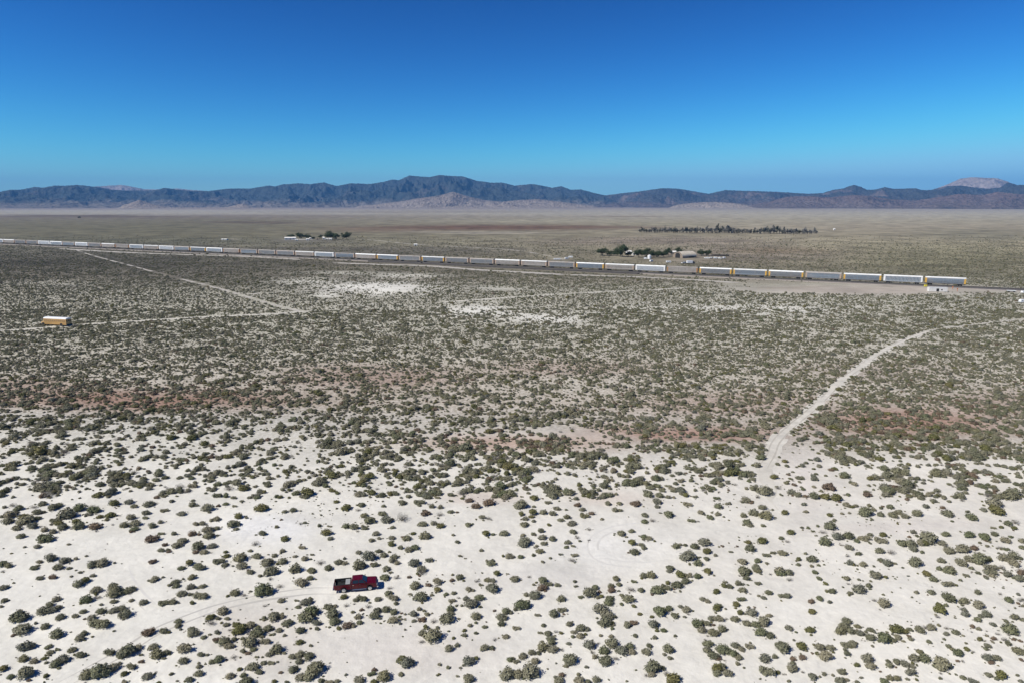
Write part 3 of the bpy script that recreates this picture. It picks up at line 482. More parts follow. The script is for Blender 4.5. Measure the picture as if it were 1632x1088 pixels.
(1360,748): "20,340,70;120,410,125;150,340,50;190,380,50;265,365,45;355,355,70;370,430,90;430,405,90;485,440,80;260,430,70;620,420,95;690,350,65;760,295,75;650,270,65;515,278,60;905,415,105;850,360,60;1090,395,55;1120,455,90;945,490,45;1350,390,120,y;1250,385,60;1340,320,130;1480,510,90;1550,500,80;1540,555,60;1340,550,60;1410,548,50;885,615,85;1105,620,105;1260,645,100;1350,610,75;1440,675,100;1500,640,50;850,705,80;1280,725,60;1210,695,50;1400,740,70;1460,755,70;110,650,110;165,620,60;260,670,120;280,620,80;565,595,70;605,630,45;720,660,150;650,700,85;460,700,100;540,710,100;580,755,80;655,785,55;250,770,100;360,785,90;50,800,70;25,680,60;1040,755,130;910,770,110;1150,745,90;840,865,85;595,890,120;260,860,60;320,890,90;390,890,60;95,905,70;1210,860,140;1100,850,90;1020,885,100;1290,850,80;1440,845,100;1530,825,110;1590,840,70;1520,895,100;1310,930,120;1420,930,70;1130,940,55;820,945,65;930,955,85;1610,740,70;1610,680,80;1390,795,40;310,235,100;140,235,90;1040,290,60;920,300,50"}
PLACED = []                                                         # (photo x, photo y of the base, width in photo pixels, kind)
for (ox, oy), s in TILES.items():
    for e in s.split(';'):
        q = e.split(','); x, y, wd = (float(v)/6 for v in q[:3]); k = q[3] if len(q) > 3 else 'g'
        PLACED.append((ox+x, oy+y+wd*.17, wd*.97, k))
order = sorted(range(len(PLACED)), key=lambda i: -PLACED[i][2]*(1.0+.15*(PLACED[i][1]-900)/200))
IND = set(order[:300])
ORD = ['first','second','third','fourth','fifth','sixth','seventh','eighth','ninth','tenth','eleventh','twelfth','thirteenth','fourteenth','fifteenth','sixteenth','seventeenth','eighteenth','nineteenth','twentieth']
TENS = {20: 'twenty', 30: 'thirty', 40: 'forty'}
def ordn(n):
    if n <= 20: return ORD[n-1]
    t = n//10*10; u = n % 10
    return (TENS[t][:-1]+'ieth') if u == 0 else TENS[t]+'-'+ORD[u-1]
KN = {'g': ('sagebrush', 'grey-green bushy shrub'), 'y': ('rabbitbrush', 'yellow-green bushy shrub'), 'b': ('dry_shrub', 'rusty brown dry shrub'), 'p': ('dead_shrub', 'pale grey leafless shrub')}
cells = {}
for i in IND:
    px, py, wd, k = PLACED[i]
    c = min(5, max(0, int(px/272))); r = 0 if py < 850 else 1 if py < 910 else 2 if py < 970 else 3 if py < 1030 else 4
    cells.setdefault((c, r, k), []).append(i)
CN = ['far left', 'left', 'left of centre', 'right of centre', 'right', 'far right']
RN_ = ['back of white sand', 'just behind truck row', 'truck row', 'just below truck row', 'nearest row']
LAB = {}
for (c, r, k), ids in cells.items():
    ids.sort(key=lambda i: PLACED[i][0])
    for n, i in enumerate(ids):
        LAB[i] = (f'large {KN[k][1]}, {CN[c]}, {RN_[r]}' if len(ids) == 1 else f'large {KN[k][1]}, {ordn(n+1)} from left, {CN[c]} {RN_[r]}')
stuff_pts = []                                                      # x, y, scale, rot, mesh index
VAR = SH['g']+SH['y']+SH['b']+SH['p']; VK = {'g': (0, 9), 'y': (9, 12), 'b': (12, 15), 'p': (15, 17)}
first_of = {}
protos = {}
for i, (px, py, wd, k) in enumerate(PLACED):
    r = random.Random(i*7+1); p = at(px, py); s = wd*pxm(px, py)*r.uniform(.80, .93)*(wd/14)**.18
    vi = r.randrange(*VK[k]); rot = r.uniform(-.5, .5)+(math.pi if r.random() < .5 else 0)
    if i in IND:
        o = bpy.data.objects.new(KN[k][0], VAR[vi]); COL.objects.link(o); o.location = p; o.rotation_euler = (0, 0, rot)
        o.scale = (s, s*r.uniform(.85, 1.1), s*r.uniform(.72, .95)); protos.setdefault(vi, o)
        tag(o, LAB[i], 'shrub', 'large shrubs scattered over the white sand')
    else:
        u_ = r.random()
        if k == 'g' and u_ < .09: vi = r.randrange(9, 12)
        elif k == 'g' and u_ < .16: vi = r.randrange(15, 17)
        elif k == 'g' and u_ < .20: vi = r.randrange(12, 15)
        stuff_pts.append((p.x, p.y, s, rot, vi))
    for q in range(r.choice((0, 0, 1, 1, 2, 3))):                   # seedlings and dead tufts gathered round the bush
        a_ = r.uniform(0, 6.28); d_ = s*r.uniform(.5, 1.1)
        stuff_pts.append((p.x+d_*math.cos(a_), p.y+d_*math.sin(a_), s*r.uniform(.12, .42), a_, r.choice((0, 2, 4, 5, 7, 9, 10, 12, 15, 16, 15, 16))))
# ---- the shrubs nobody could count: density follows what covers the ground in each zone
GY = [380,400,440,480,520,560,600,640,680,720,760,792]; GX = [0,272,544,816,1088,1360,1632]
G = np.array([[.5,.45,.4,.4,.35,.4,.45],[.72,.66,.55,.5,.5,.5,.55],[.80,.78,.66,.72,.66,.58,.66],[.80,.78,.72,.66,.76,.68,.72],[.84,.82,.80,.80,.80,.74,.78],[.80,.78,.70,.76,.76,.74,.76],
 [.72,.70,.62,.68,.66,.70,.72],[.68,.66,.58,.62,.64,.68,.70],[.46,.47,.56,.58,.64,.60,.60],[.40,.40,.50,.62,.62,.48,.62],[.40,.38,.33,.54,.38,.34,.58],[.42,.35,.22,.30,.15,.22,.50]])
CBL = [(590,460,90,9,-.45),(480,448,55,5,-.35),(650,440,65,3.5,-.4),(790,461,45,3,-.4),(560,435,60,3,-.3),(600,488,60,4,-.3),(520,471,16,4,-.75),(640,462,30,6,-.4),(760,493,48,9,-.6),(870,507,55,11,-.45),(930,518,25,5,-.4),(785,460,25,4,-.5),(1180,492,170,8,-.25),(80,452,70,5,-.25),(820,690,150,8,-.3),(920,697,45,7,-.5),(1010,755,40,14,-.3),(1385,462,190,6.5,-3.),(1290,453,150,3.5,-1.5),(470,382,30,4,-3),(1060,411,90,8,-1.),(892,413,25,4,-1),(780,364,200,4,-1),(1240,745,35,30,-.3),(640,415,300,3,0)]
def cover(px, py):
    fy = np.interp(py, GY, range(len(GY))); fx = np.interp(px, GX, range(len(GX)))
    iy = np.clip(fy.astype(int), 0, len(GY)-2); ix = np.clip(fx.astype(int), 0, len(GX)-2); ty = fy-iy; tx = fx-ix
    c = (G[iy, ix]*(1-tx)+G[iy, ix+1]*tx)*(1-ty)+(G[iy+1, ix]*(1-tx)+G[iy+1, ix+1]*tx)*ty
    for cx, cy, rx, ry, s in CBL: c = c+s*np.exp(-(((px-cx)/rx)**2+((py-cy)/ry)**2)**1.5)
    return np.clip(c, 0, .93)
def scatter():
    out = []
    for y0, y1 in [(126,150),(150,180),(180,215),(215,260),(260,310),(310,380),(380,460),(460,560),(560,700),(700,860),(860,1060),(1060,1300)]:
        half = y1*.84+8; step = 1.0 if y1 < 400 else 1.5
        nx = int(2*half/step); ny = int((y1-y0)/step)
        gx, gy = np.meshgrid(np.arange(nx), np.arange(ny)); X = -half+(gx+rng.random(gx.shape))*step; Y = y0+(gy+rng.random(gx.shape))*step
        X = X.ravel(); Y = Y.ravel(); px, py = proj_np(X, Y)
        wpx = (fbm(X/12, Y/12, 3, 61)-.5)*50; wpy = (fbm(X/25, Y/12, 3, 62)-.5)*24*np.clip(200/Y, 0, 1)
        cv = cover(px+wpx, py+wpy); wmean = 1.12; hm = .62
        cv = cv*(1-np.clip((Y-950)/400, 0, .8))
        A = wmean*(wmean*.75+hm*Y/CAM_H*.9); n = -np.log(1-cv)/A
        cl = fbm(X/2.6, Y/2.6, 3, 63); cl2 = fbm(X/14, Y/9, 3, 64)
        kn = np.clip((Y-150)/90, 0, 1); k = (np.clip((cl-.34)*5.2, .12, 1.9)*(1-kn)+np.clip((cl-.22)*3.4, .3, 1.6)*kn)*np.clip((cl2-.2)*3.2, .55, 1.4)
        P = n*k*step*step*np.interp(Y, [130, 170, 230, 300, 480, 600, 900], [1.9, 2.9, 3.5, 3.2, 2.7, 1.2, .8])
        keep = (rng.random(X.shape) < P) & (py < 794)
        X, Y, px, py, cl = X[keep], Y[keep], px[keep], py[keep], cl[keep]
        s = np.clip(rng.lognormal(-.08, .38, X.shape), .3, 2.2)*np.interp(Y, [130, 170, 240, 600, 900], [.98, .82, .66, .74, .8])*(.8+.5*np.clip((cl-.4)*3, 0, 1))
        rd = rail_dist(X, Y); far = Y > 700
        ok = (np.abs(rd) > 5) & ~((rd > 5) & (rd < 26) & (rng.random(X.shape) < .85) & (px > 560)) & ~((rd > 5) & (rd < 11))
        X, Y, s, px, py = X[ok], Y[ok], s[ok], px[ok], py[ok]
        bad = np.zeros(X.shape, bool)
        for nm, (L, wd) in LINES.items(): bad |= near_line(X, Y, L, wd/2+(1.0 if nm in ('thin_left','thin_mid') else 0 if nm == 'main' else .35 if nm == 'main_far' else 1.2))
        X, Y, s, px, py = X[~bad], Y[~bad], s[~bad], px[~bad], py[~bad]
        u = rng.random(X.shape); tone = fbm(X/25, Y/16, 3, 65)
        vi = rng.integers(0, 9, X.shape); red = np.exp(-(((px-230)/260)**2+((py-630)/22)**2))+np.exp(-(((px-1450)/170)**2+((py-672)/30)**2))+np.exp(-(((px-820)/170)**2+((py-705)/14)**2))
        vi = np.where(u < .05+.10*(tone > .6), rng.integers(9, 12, X.shape), vi)
        vi = np.where(u > .97-.30*red, rng.integers(12, 15, X.shape), vi)
        vi = np.where((u > .90-.1*red) & (u < .97-.30*red), rng.integers(15, 17, X.shape), vi)
        out.append(np.stack([X, Y, s, rng.random(X.shape)*6.28, vi], -1))
    return np.concatenate(out)
SC = scatter()
# small tufts and seedlings over the open sand
nx = 14000; X = rng.uniform(-135, 135, nx); Y = rng.uniform(66, 165, nx); px, py = proj_np(X, Y)
pr = np.clip((fbm(X/7, Y/7, 4, 77)-.42)*4, 0.02, 1)*np.clip((fbm(X/30, Y/30, 3, 78)-.3)*3, .05, 1)
kp = (rng.random(nx) < pr*.75) & (py > 700) & (px > -60) & (px < 1700)
X, Y, px, py = X[kp], Y[kp], px[kp], py[kp]; bad = np.zeros(X.shape, bool)
for L in RLINES: bad |= near_line(X, Y, L, 1.5)
bad |= near_line(X, Y, LINES['main'][0], 2.0)
tc = at(568, 942); bad |= (np.abs(X-tc.x) < 6) & (np.abs(Y-tc.y) < 2.5)
X, Y = X[~bad], Y[~bad]
sm = np.stack([X, Y, np.clip(rng.lognormal(-1.4, .5, X.shape), .09, .7), rng.random(X.shape)*6.28, rng.choice([0,1,2,3,4,5,6,7,8,9,12,15,16], X.shape)], -1)
ALL = np.concatenate([SC, np.array(stuff_pts), sm]); print('SCATTER', len(SC), len(stuff_pts), len(sm))
pm = bpy.data.meshes.new('low_desert_scrub'); pm.vertices.add(len(ALL))
pm.vertices.foreach_set('co', np.stack([ALL[:,0], ALL[:,1], np.zeros(len(ALL))], -1).astype(np.float32).ravel())
for nm, tp, arr in (('sc', 'FLOAT_VECTOR', np.stack([ALL[:,2], ALL[:,2]*rng.uniform(.8, 1.15, len(ALL)), ALL[:,2]*rng.uniform(.62, .95, len(ALL))], -1)), ('rot', 'FLOAT_VECTOR', np.stack([ALL[:,3]*0, ALL[:,3]*0, ALL[:,3]], -1))):
    a = pm.attributes.new(nm, tp, 'POINT'); a.data.foreach_set('vector', arr.astype(np.float32).ravel())
a = pm.attributes.new('vi', 'INT', 'POINT'); a.data.foreach_set('value', ALL[:,4].astype(np.int32))
for m_ in VAR[0].materials: pass
scrub = bpy.data.objects.new('low_desert_scrub', pm); COL.objects.link(scrub); tag(scrub, kind='stuff')
ng = bpy.data.node_groups.new('scrub_scatter', 'GeometryNodeTree')
ng.interface.new_socket('Geometry', in_out='INPUT', socket_type='NodeSocketGeometry'); ng.interface.new_socket('Geometry', in_out='OUTPUT', socket_type='NodeSocketGeometry')
gi = ng.nodes.new('NodeGroupInput'); go = ng.nodes.new('NodeGroupOutput'); iop = ng.nodes.new('GeometryNodeInstanceOnPoints'); jn = ng.nodes.new('GeometryNodeJoinGeometry')
m2p = ng.nodes.new('GeometryNodeMeshToPoints')
for vi in reversed(range(len(VAR))):
    if vi not in protos:                                            # every variant stands somewhere in the scene as a shrub of its own
        vi2 = next(v for v in protos if VAR[v].materials[0] == VAR[vi].materials[0]) if any(VAR[v].materials[0] == VAR[vi].materials[0] for v in protos) else 0
    else: vi2 = vi
    oi = ng.nodes.new('GeometryNodeObjectInfo'); oi.transform_space = 'ORIGINAL'; oi.inputs['As Instance'].default_value = True; oi.inputs['Object'].default_value = protos[vi2]
    ng.links.new(oi.outputs['Geometry'], jn.inputs[0])
def attr(nm, tp):
    n = ng.nodes.new('GeometryNodeInputNamedAttribute'); n.data_type = tp; n.inputs['Name'].default_value = nm
    return [s for s in n.outputs if s.enabled and s.name == 'Attribute'][0]
ng.links.new(gi.outputs[0], m2p.inputs[0]); ng.links.new(m2p.outputs[0], iop.inputs['Points']); ng.links.new(jn.outputs[0], iop.inputs['Instance'])
iop.inputs['Pick Instance'].default_value = True
ng.links.new(attr('vi', 'INT'), iop.inputs['Instance Index']); ng.links.new(attr('rot', 'FLOAT_VECTOR'), iop.inputs['Rotation']); ng.links.new(attr('sc', 'FLOAT_VECTOR'), iop.inputs['Scale'])
ng.links.new(iop.outputs[0], go.inputs[0])
md = scrub.modifiers.new('scatter', 'NODES'); md.node_group = ng
# ------------------------------------------------------------ pickup truck (x forward, y left, z up)
M['red'] = mat('dark_red_car_paint', (.088,.0012,.008), .35, metal=.0, var=.08, scale=1.5, coat=.12, spec=.3)
M['bedliner'] = mat('black_bed_liner', (.012,.014,.014), .75)
M['cargo'] = mat('grey_plastic', (.30,.31,.30), .6)
M['amber'] = mat('tail_lens', (.45,.06,.04), .3)
M['lens'] = mat('lamp_lens', (.70,.70,.68), .12)
def arc(cx, cz, r, a0, a1, n=8): return [(cx+r*math.cos(R(a0+(a1-a0)*i/n)), cz+r*math.sin(R(a0+(a1-a0)*i/n))) for i in range(n+1)]
def make_pickup(paint, name='pickup_truck'):
    t = empty(name, (0, 0, 0)); W = 1.0
    rx, fx, ar = -1.78, 2.12, .47
    b = MB()                                                       # cab and bonnet, one solid with wheel arches cut in
    prof = [(-.62,.52),(fx-ar,.52)]+arc(fx, .52, ar, 180, 0)+[(3.12,.52),(3.20,.70),(3.18,1.10),(3.05,1.24),(1.62,1.34),(-.62,1.34)]
    b.prism_y(prof, -W, W)
    b.hexa([(-.60,-.93,1.34),(1.72,-.93,1.34),(1.72,.93,1.34),(-.60,.93,1.34)], [(-.50,-.74,1.90),(.98,-.74,1.90),(.98,.74,1.90),(-.50,.74,1.90)])
    b.hexa([(1.75,-.55,1.335),(3.0,-.50,1.235),(3.0,.50,1.235),(1.75,.55,1.335)], [(1.80,-.48,1.385),(2.9,-.42,1.285),(2.9,.42,1.285),(1.80,.48,1.385)])
    b.hexa([(-.42,-.66,1.90),(.88,-.66,1.90),(.88,.66,1.90),(-.42,.66,1.90)], [(-.36,-.60,1.945),(.80,-.60,1.945),(.80,.60,1.945),(-.36,.60,1.945)])
    body = b.build('body', paint, t, bevel=.035)
    bd = MB()                                                      # pickup bed
    for s in (-1, 1):
        p = [(-3.15,.55),(rx-ar,.55)]+arc(rx, .52, ar, 176, 4)+[(-.66,.52),(-.66,1.36),(-3.18,1.36)]
        bd.prism_y(p, min(s*W, s*(W-.10)), max(s*W, s*(W-.10)))
    bd.box(-3.12, -.68, -.88, .88, .78, .86); bd.box(-.76, -.67, -.89, .89, .86, 1.36)
    bd.build('bed', paint, t, bevel=.02)
    l = MB().box(-3.10, -.77, -.87, .87, .865, .885).box(-3.10, -.77, -.893, -.875, .885, 1.35).box(-3.10, -.77, .875, .893, .885, 1.35).box(-.79, -.772, -.87, .87, .885, 1.34)
    for s in (-1, 1): l.box(-2.25, -1.32, min(s*.87, s*.62), max(s*.87, s*.62), .885, 1.08); l.box(-3.16, -.70, min(s*1.004, s*.875), max(s*1.004, s*.875), 1.362, 1.385)
    l.build('bed_liner', M['bedliner'], t)
    tg = MB().box(-3.25, -3.17, -.97, .97, .66, 1.35).build('tailgate', paint, t, bevel=.02)
    MB().box(-3.275, -3.252, -.12, .12, 1.16, 1.22).build('handle', M['dark'], tg)
    for s in (-1, 1): MB().box(-3.262, -3.19, min(s*.985, s*.86), max(s*1.004, s*.86), .92, 1.28).build('tail_light', M['amber'], t, bevel=.01)
    MB().box(-3.42, -3.26, -.98, .98, .50, .68).build('rear_bumper', M['chrome'], t, bevel=.03)
    MB().box(3.18, 3.36, -1.0, 1.0, .46, .70).build('front_bumper', M['chrome'], t, bevel=.04)
    g = MB().box(3.19, 3.235, -.62, .62, .76, 1.12).build('grille', M['chrome'], t, bevel=.015)
    gg = MB()
    for k in range(4): gg.box(3.237, 3.245, -.56, .56, .79+k*.085, .845+k*.085)
    gg.build('grille_opening', M['black'], g)
    for s in (-1, 1): MB().box(3.10, 3.225, min(s*.66, s*.985), max(s*.66, s*.985), .80, 1.08).build('headlight', M['lens'], t, bevel=.02)
    # windscreen, rear window and side glass, laid 4 mm proud of the tapered cab
    def pane(name, q, parent=t, th=.012):
        q = [Vector(v) for v in q]; n = (q[1]-q[0]).cross(q[3]-q[0]).normalized()
        return MB().add([v+n*.004 for v in q]+[v+n*(.004+th) for v in q], [(0,1,2,3),(4,5,6,7),(0,1,5,4),(1,2,6,5),(2,3,7,6),(3,0,4,7)]).build(name, M['glass'], parent)
    pane('windscreen', [(1.655,-.84,1.395),(1.655,.84,1.395),(1.06,.70,1.84),(1.06,-.70,1.84)])
    pane('rear_window', [(-.59,.76,1.40),(-.59,-.76,1.40),(-.515,-.64,1.84),(-.515,.64,1.84)])
    for s in (-1, 1):
        for x0, x1, xa, xb in ((.52, 1.50, .52, 1.03), (-.46, .42, -.40, .42)):
            q = [(x0, s*.915, 1.385), (x1, s*.915, 1.385), (xb, s*.762, 1.835), (xa, s*.762, 1.835)]
            pane('side_window', q if s < 0 else [q[1], q[0], q[3], q[2]])
        for x0, x1 in ((.50, 1.46), (-.52, .46)):
            d = MB().box(x0, x1, min(s*W, s*(W+.008)), max(s*W, s*(W+.008)), .60, 1.31).build('door', paint, t, bevel=.006)
            MB().box(x0+.06, x0+.24, min(s*1.01, s*1.035), max(s*1.01, s*1.035), 1.14, 1.19).build('handle', M['chrome'], d)
        MB().box(1.30, 1.42, min(s*1.02, s*1.24), max(s*1.02, s*1.24), 1.36, 1.62).build('side_mirror', M['black'], t, bevel=.02)
        MB().tube((-.55, s*1.03, .46), (1.55, s*1.03, .46), .05).build('running_board', M['chrome'], t)
        for x in (rx, fx):                                         # wheels
            wl = empty('wheel', (x, s*.86, .40)); wl.parent = t
            n = 28; ty = MB(); rings = [(-.13,.31),(-.13,.37),(-.09,.40),(.09,.40),(.13,.37),(.13,.31)]
            v = [(rr*math.cos(2*math.pi*k/n), y, rr*math.sin(2*math.pi*k/n)) for y, rr in rings for k in range(n)]
            f = [(a*n+k, a*n+(k+1) % n, (a+1)*n+(k+1) % n, (a+1)*n+k) for a in range(5) for k in range(n)]+[tuple(range(n)), tuple(range(6*n-1, 5*n-1, -1))]
            ty.add(v, f).build('tyre', M['black'], wl)
            rm = MB(); rm.tube((0, s*.13, 0), (0, s*.142, 0), .27, .25, n=24)
            for k in range(6):
                a = k*math.pi/3; rm.tube((.07*math.cos(a), s*.15, .07*math.sin(a)), (.235*math.cos(a), s*.146, .235*math.sin(a)), .035, .03, n=6)
            rm.tube((0, s*.142, 0), (0, s*.17, 0), .07, n=12); rm.build('rim', M['rim'], wl)
    u = MB().box(-3.1, 3.0, -.42, .42, .42, .56); u.tube((rx,-.8,.40),(rx,.8,.40),.06); u.tube((fx,-.8,.40),(fx,.8,.40),.06)
    u.build('frame', M['black'], t)
    return t
truck = make_pickup(M['red'])
a = at(545.5, 944.5); b = at(592.5, 940.0); d = (b-a).normalized(); ang = math.atan2(d.y, d.x)
mid = (a+b)/2+Vector((-d.y, d.x, 0))*.95
truck.location = mid-d*.17; truck.location.z = 0.0; truck.rotation_euler = (0, 0, ang)
tag(truck, 'dark red extended-cab pickup with open black bed parked on the white sand', 'pickup truck')
tb = MB().box(-.33, .33, -.75, .75, 0, .36).box(-.35, .35, -.77, .77, .362, .42)
tbo = tb.build('tool_box', M['cargo'], None, bevel=.02); tbo.location = truck.matrix_basis @ Vector((-1.18, 0, .888)); tbo.rotation_euler = (0, 0, ang)
tag(tbo, 'pale grey load box at the cab end of the red pickup bed', 'box')

# ------------------------------------------------------------ school bus
M['bus'] = mat('faded_bus_yellow', (.56,.33,.11), .5, dirt=(.50,.36,.20), dirt_amt=.5, scale=.8)
M['bus_glass'] = mat('covered_bus_window', (.30,.19,.085), .5, var=.2)
def make_bus():
    t = empty('school_bus', (0, 0, 0)); L = 5.6; W = 1.22
    b = MB(); b.prism_x([(-W,.55),(W,.55),(W,2.35),(W-.06,2.62),(-W+.06,2.62),(-W,2.35)], -L, 4.5); b.build('body', M['bus'], t, bevel=.03)
    rf = MB(); rf.prism_x([(-W-.02,2.60),(W+.02,2.60),(W-.06,2.84),(W-.42,3.03),(0,3.10),(-W+.42,3.03),(-W+.06,2.84)], -L-.03, 4.55); rf.build('roof', M['white_clean'], t, bevel=.03)
    MB().hexa([(4.5,-1.05,.60),(6.15,-.92,.60),(6.15,.92,.60),(4.5,1.05,.60)], [(4.5,-1.0,1.62),(6.05,-.80,1.38),(6.05,.80,1.38),(4.5,1.0,1.62)]).build('hood', M['bus'], t, bevel=.08)
    MB().box(6.17, 6.32, -1.1, 1.1, .48, .74).build('front_bumper', M['black'], t, bevel=.02); MB().box(-L-.2, -L-.03, -1.15, 1.15, .48, .74).build('rear_bumper', M['black'], t, bevel=.02)
    MB().box(4.504, 4.53, -1.0, 1.0, 1.70, 2.50).build('windscreen', M['glass'], t)
    for s in (-1, 1):
        MB().tube((6.13, s*.66, 1.05), (6.19, s*.66, 1.05), .12, n=12).build('headlight', M['lens'], t)
        for k in range(11):
            x = -5.2+k*.87; MB().box(x, x+.72, min(s*W, s*(W+.012)), max(s*W, s*(W+.012)), 1.62, 2.28).build('side_window', M['bus_glass'], t)
        for z in (.95, 1.40): MB().box(-L+.05, 4.45, min(s*W, s*(W+.02)), max(s*W, s*(W+.02)), z, z+.05).build('rub_rail', M['black'], t)
        for x in (-3.3, 4.75):
            wl = empty('wheel', (x, s*1.06, .5)); wl.parent = t
            MB().tube((0,-.14,0), (0,.14,0), .50, n=24).build('tyre', M['black'], wl); MB().tube((0, s*.14, 0), (0, s*.16, 0), .27, .22, n=16).build('rim', M['white'], wl)
            MB().tube((x, s*(W-.03), .56), (x, s*(W+.01), .56), .62, n=24).build('wheel_arch', M['black'], t)
    d = MB().box(-L-.015, -L, -.48, .48, .80, 2.45).build('rear_door', M['bus'], t); MB().box(-L-.03, -L-.016, -.36, .36, 1.65, 2.30).build('pane', M['glass'], d)
    for s in (-1, 1): MB().box(-L-.02, -L, min(s*.62, s*1.05), max(s*.62, s*1.05), 1.65, 2.25).build('rear_window', M['glass'], t)
    MB().box(-L+.3, 4.4, -.9, .9, .40, .56).build('frame', M['black'], t)
    return t
bus = make_bus(); a = at(109.0, 520.4); b = at(66.0, 518.2); d = (b-a).normalized()
bus.location = (a+b)/2+Vector((d.y, -d.x, 0))*1.2*(1 if Vector((d.y,-d.x,0)).y > 0 else -1); bus.rotation_euler = (0, 0, math.atan2(d.y, d.x)); bus.scale = ((b-a).length/12.1,)*3
tag(bus, 'old yellow school bus with white roof parked beside the thin dirt road at left', 'bus')

# ------------------------------------------------------------ railway and train
M['ballast'] = mat('grey_ballast', (.085,.078,.072), .95, var=.25, scale=.8, bump=.4)
M['rail_dark'] = mat('dark_track_bed', (.055,.048,.042), .9, var=.25, scale=.5)
M['steel'] = mat('rail_steel', (.20,.16,.13), .35, metal=.8)
M['shoulder'] = mat('pale_gravel_shoulder', (.33,.29,.25), .95, var=.15, scale=.2, bump=.3)
angR = math.atan2(-RD.y, -RD.x)                                     # heading towards the near (right) end
def rail_strip(name, prof, s0, s1, off, m, kind='structure'):
    o = MB().prism_x(prof, s0, s1).build(name, m); o.location = RN+RNORM*off; o.rotation_euler = (0, 0, angR); return tag(o, kind=kind)
# local +x runs to the right along the line, local y: viewer side negative
rail_strip('railway_embankment', [(-5.2,.0),(5.2,.0),(3.0,.62),(-3.0,.62)], -2600, 900, 0, M['ballast'])
rail_strip('track_bed', [(-1.7,.62),(1.7,.62),(1.6,.80),(-1.6,.80)], -2600, 900, 0, M['rail_dark'])
for s in (-.72, .72): rail_strip('rail', [(s-.04,.80),(s+.04,.80),(s+.04,.97),(s-.04,.97)], -2600, 900, 0, M['steel'])
def s_at(px):                                                      # distance along the line (to the left) of the rail seen at that column
    # intersection of the vertical plane through the camera column with the line
    lo, hi = -400., 3000.
    for _ in range(50):
        m_ = (lo+hi)/2; p = RN+RD*m_; q, _y = proj_np(np.array(p.x), np.array(p.y))
        if q > px: lo = m_
        else: hi = m_
    return (lo+hi)/2
s1 = s_at(1024); s2 = s_at(600)
rail_strip('railway_embankment', [(-3.2,.0),(3.2,.0),(2.0,.40),(-2.0,.40)], -s2, -s1, 12.5, M['ballast'])
rail_strip('track_bed', [(-1.5,.40),(1.5,.40),(1.4,.95),(-1.4,.95)], -s2, -s1+1, 12.5, M['rail_dark'])
rail_strip('gravel_shoulder', [(-4,.0),(4,.0),(3.9,.05),(-3.9,.05)], -s_at(0), 240, 8.4, M['shoulder'])
BND = [1537.5,1469,1405,1342,1282,1223.6,1168.5,1114.5,1063.8,1013,964.7,918.9,874,831,788.6,748.7,709.6,671.5,635.5,600,566.8,533.8,502,471,440.7,411.6,384,357,330,304,280.5,255,231.6,208,186,164,142,121,101.6,82,62.5,44,24.7,6.4]
PITCH_CAR = np.mean([s_at(BND[i+1])-s_at(BND[i]) for i in range(len(BND)-1)])
SB = np.array([s_at(b) for b in BND]); kk = np.arange(len(SB)); cf = np.polyfit(kk, SB, 3); SBf = np.polyval(cf, np.arange(len(SB)+1)); print('CARS', PITCH_CAR, np.diff(SBf)[[0, 20, 40]])
M['panel_blue'] = mat('galvanised_bluish_panel', (.19,.245,.30), .5, metal=.1, var=.1, dirt=(.38,.34,.30), dirt_amt=.35, scale=.5, orand=.3)
M['panel_grey'] = mat('galvanised_grey_panel', (.215,.235,.25), .5, metal=.1, var=.12, dirt=(.36,.29,.23), dirt_amt=.4, scale=.5, orand=.3)
M['panel_tan'] = mat('weathered_tan_panel', (.36,.33,.295), .6, var=.12, dirt=(.32,.22,.17), dirt_amt=.45, scale=.4, orand=.25)
M['panel_white'] = mat('light_grey_panel', (.42,.46,.50), .5, var=.1, scale=.5, orand=.25, dirt=(.36,.33,.30), dirt_amt=.4)
M['yellow'] = mat('faded_yellow_paint', (.62,.36,.06), .55, dirt=(.40,.26,.15), dirt_amt=.4)
M['tan_paint'] = mat('faded_tan_paint', (.42,.32,.24), .6, dirt=(.28,.17,.12), dirt_amt=.5)
M['rust'] = mat('rusty_orange_steel', (.34,.19,.09), .75, dirt=(.20,.10,.06), dirt_amt=.6)
M['roof_dull'] = mat('dull_roof_sheet', (.36,.335,.30), .65, dirt=(.26,.18,.13), dirt_amt=.6, scale=.4, orand=.3)
M['roof_white'] = mat('white_roof_sheet', (.80,.80,.77), .5, dirt=(.50,.44,.36), dirt_amt=.4, scale=.3, orand=.2)
LK = {'Y': ('yellow', 'panel_blue', 'roof_white', 'white-roofed autorack with yellow ends and bluish panels'), 'y': ('yellow', 'panel_grey', 'roof_white', 'white-roofed autorack with yellow ends and grey panels'),
      'W': ('white', 'panel_blue', 'roof_white', 'white autorack with bluish panels'), 'X': ('white', 'panel_white', 'roof_white', 'bright white autorack with pale panels'),
      'G': ('tan_paint', 'panel_grey', 'roof_dull', 'dull grey autorack with tan ends'), 'B': ('tan_paint', 'panel_blue', 'roof_dull', 'dull bluish autorack with tan ends'), 'T': ('tan_paint', 'panel_tan', 'roof_white', 'tan autorack with pale roof'),
      'R': ('rust', 'panel_tan', 'roof_dull', 'rusty tan autorack without a white roof')}
SEQ = 'YWYByYyRXTYGTTGGYGYTBWTGGBRWYBXTWRTGXBWXGGTW'
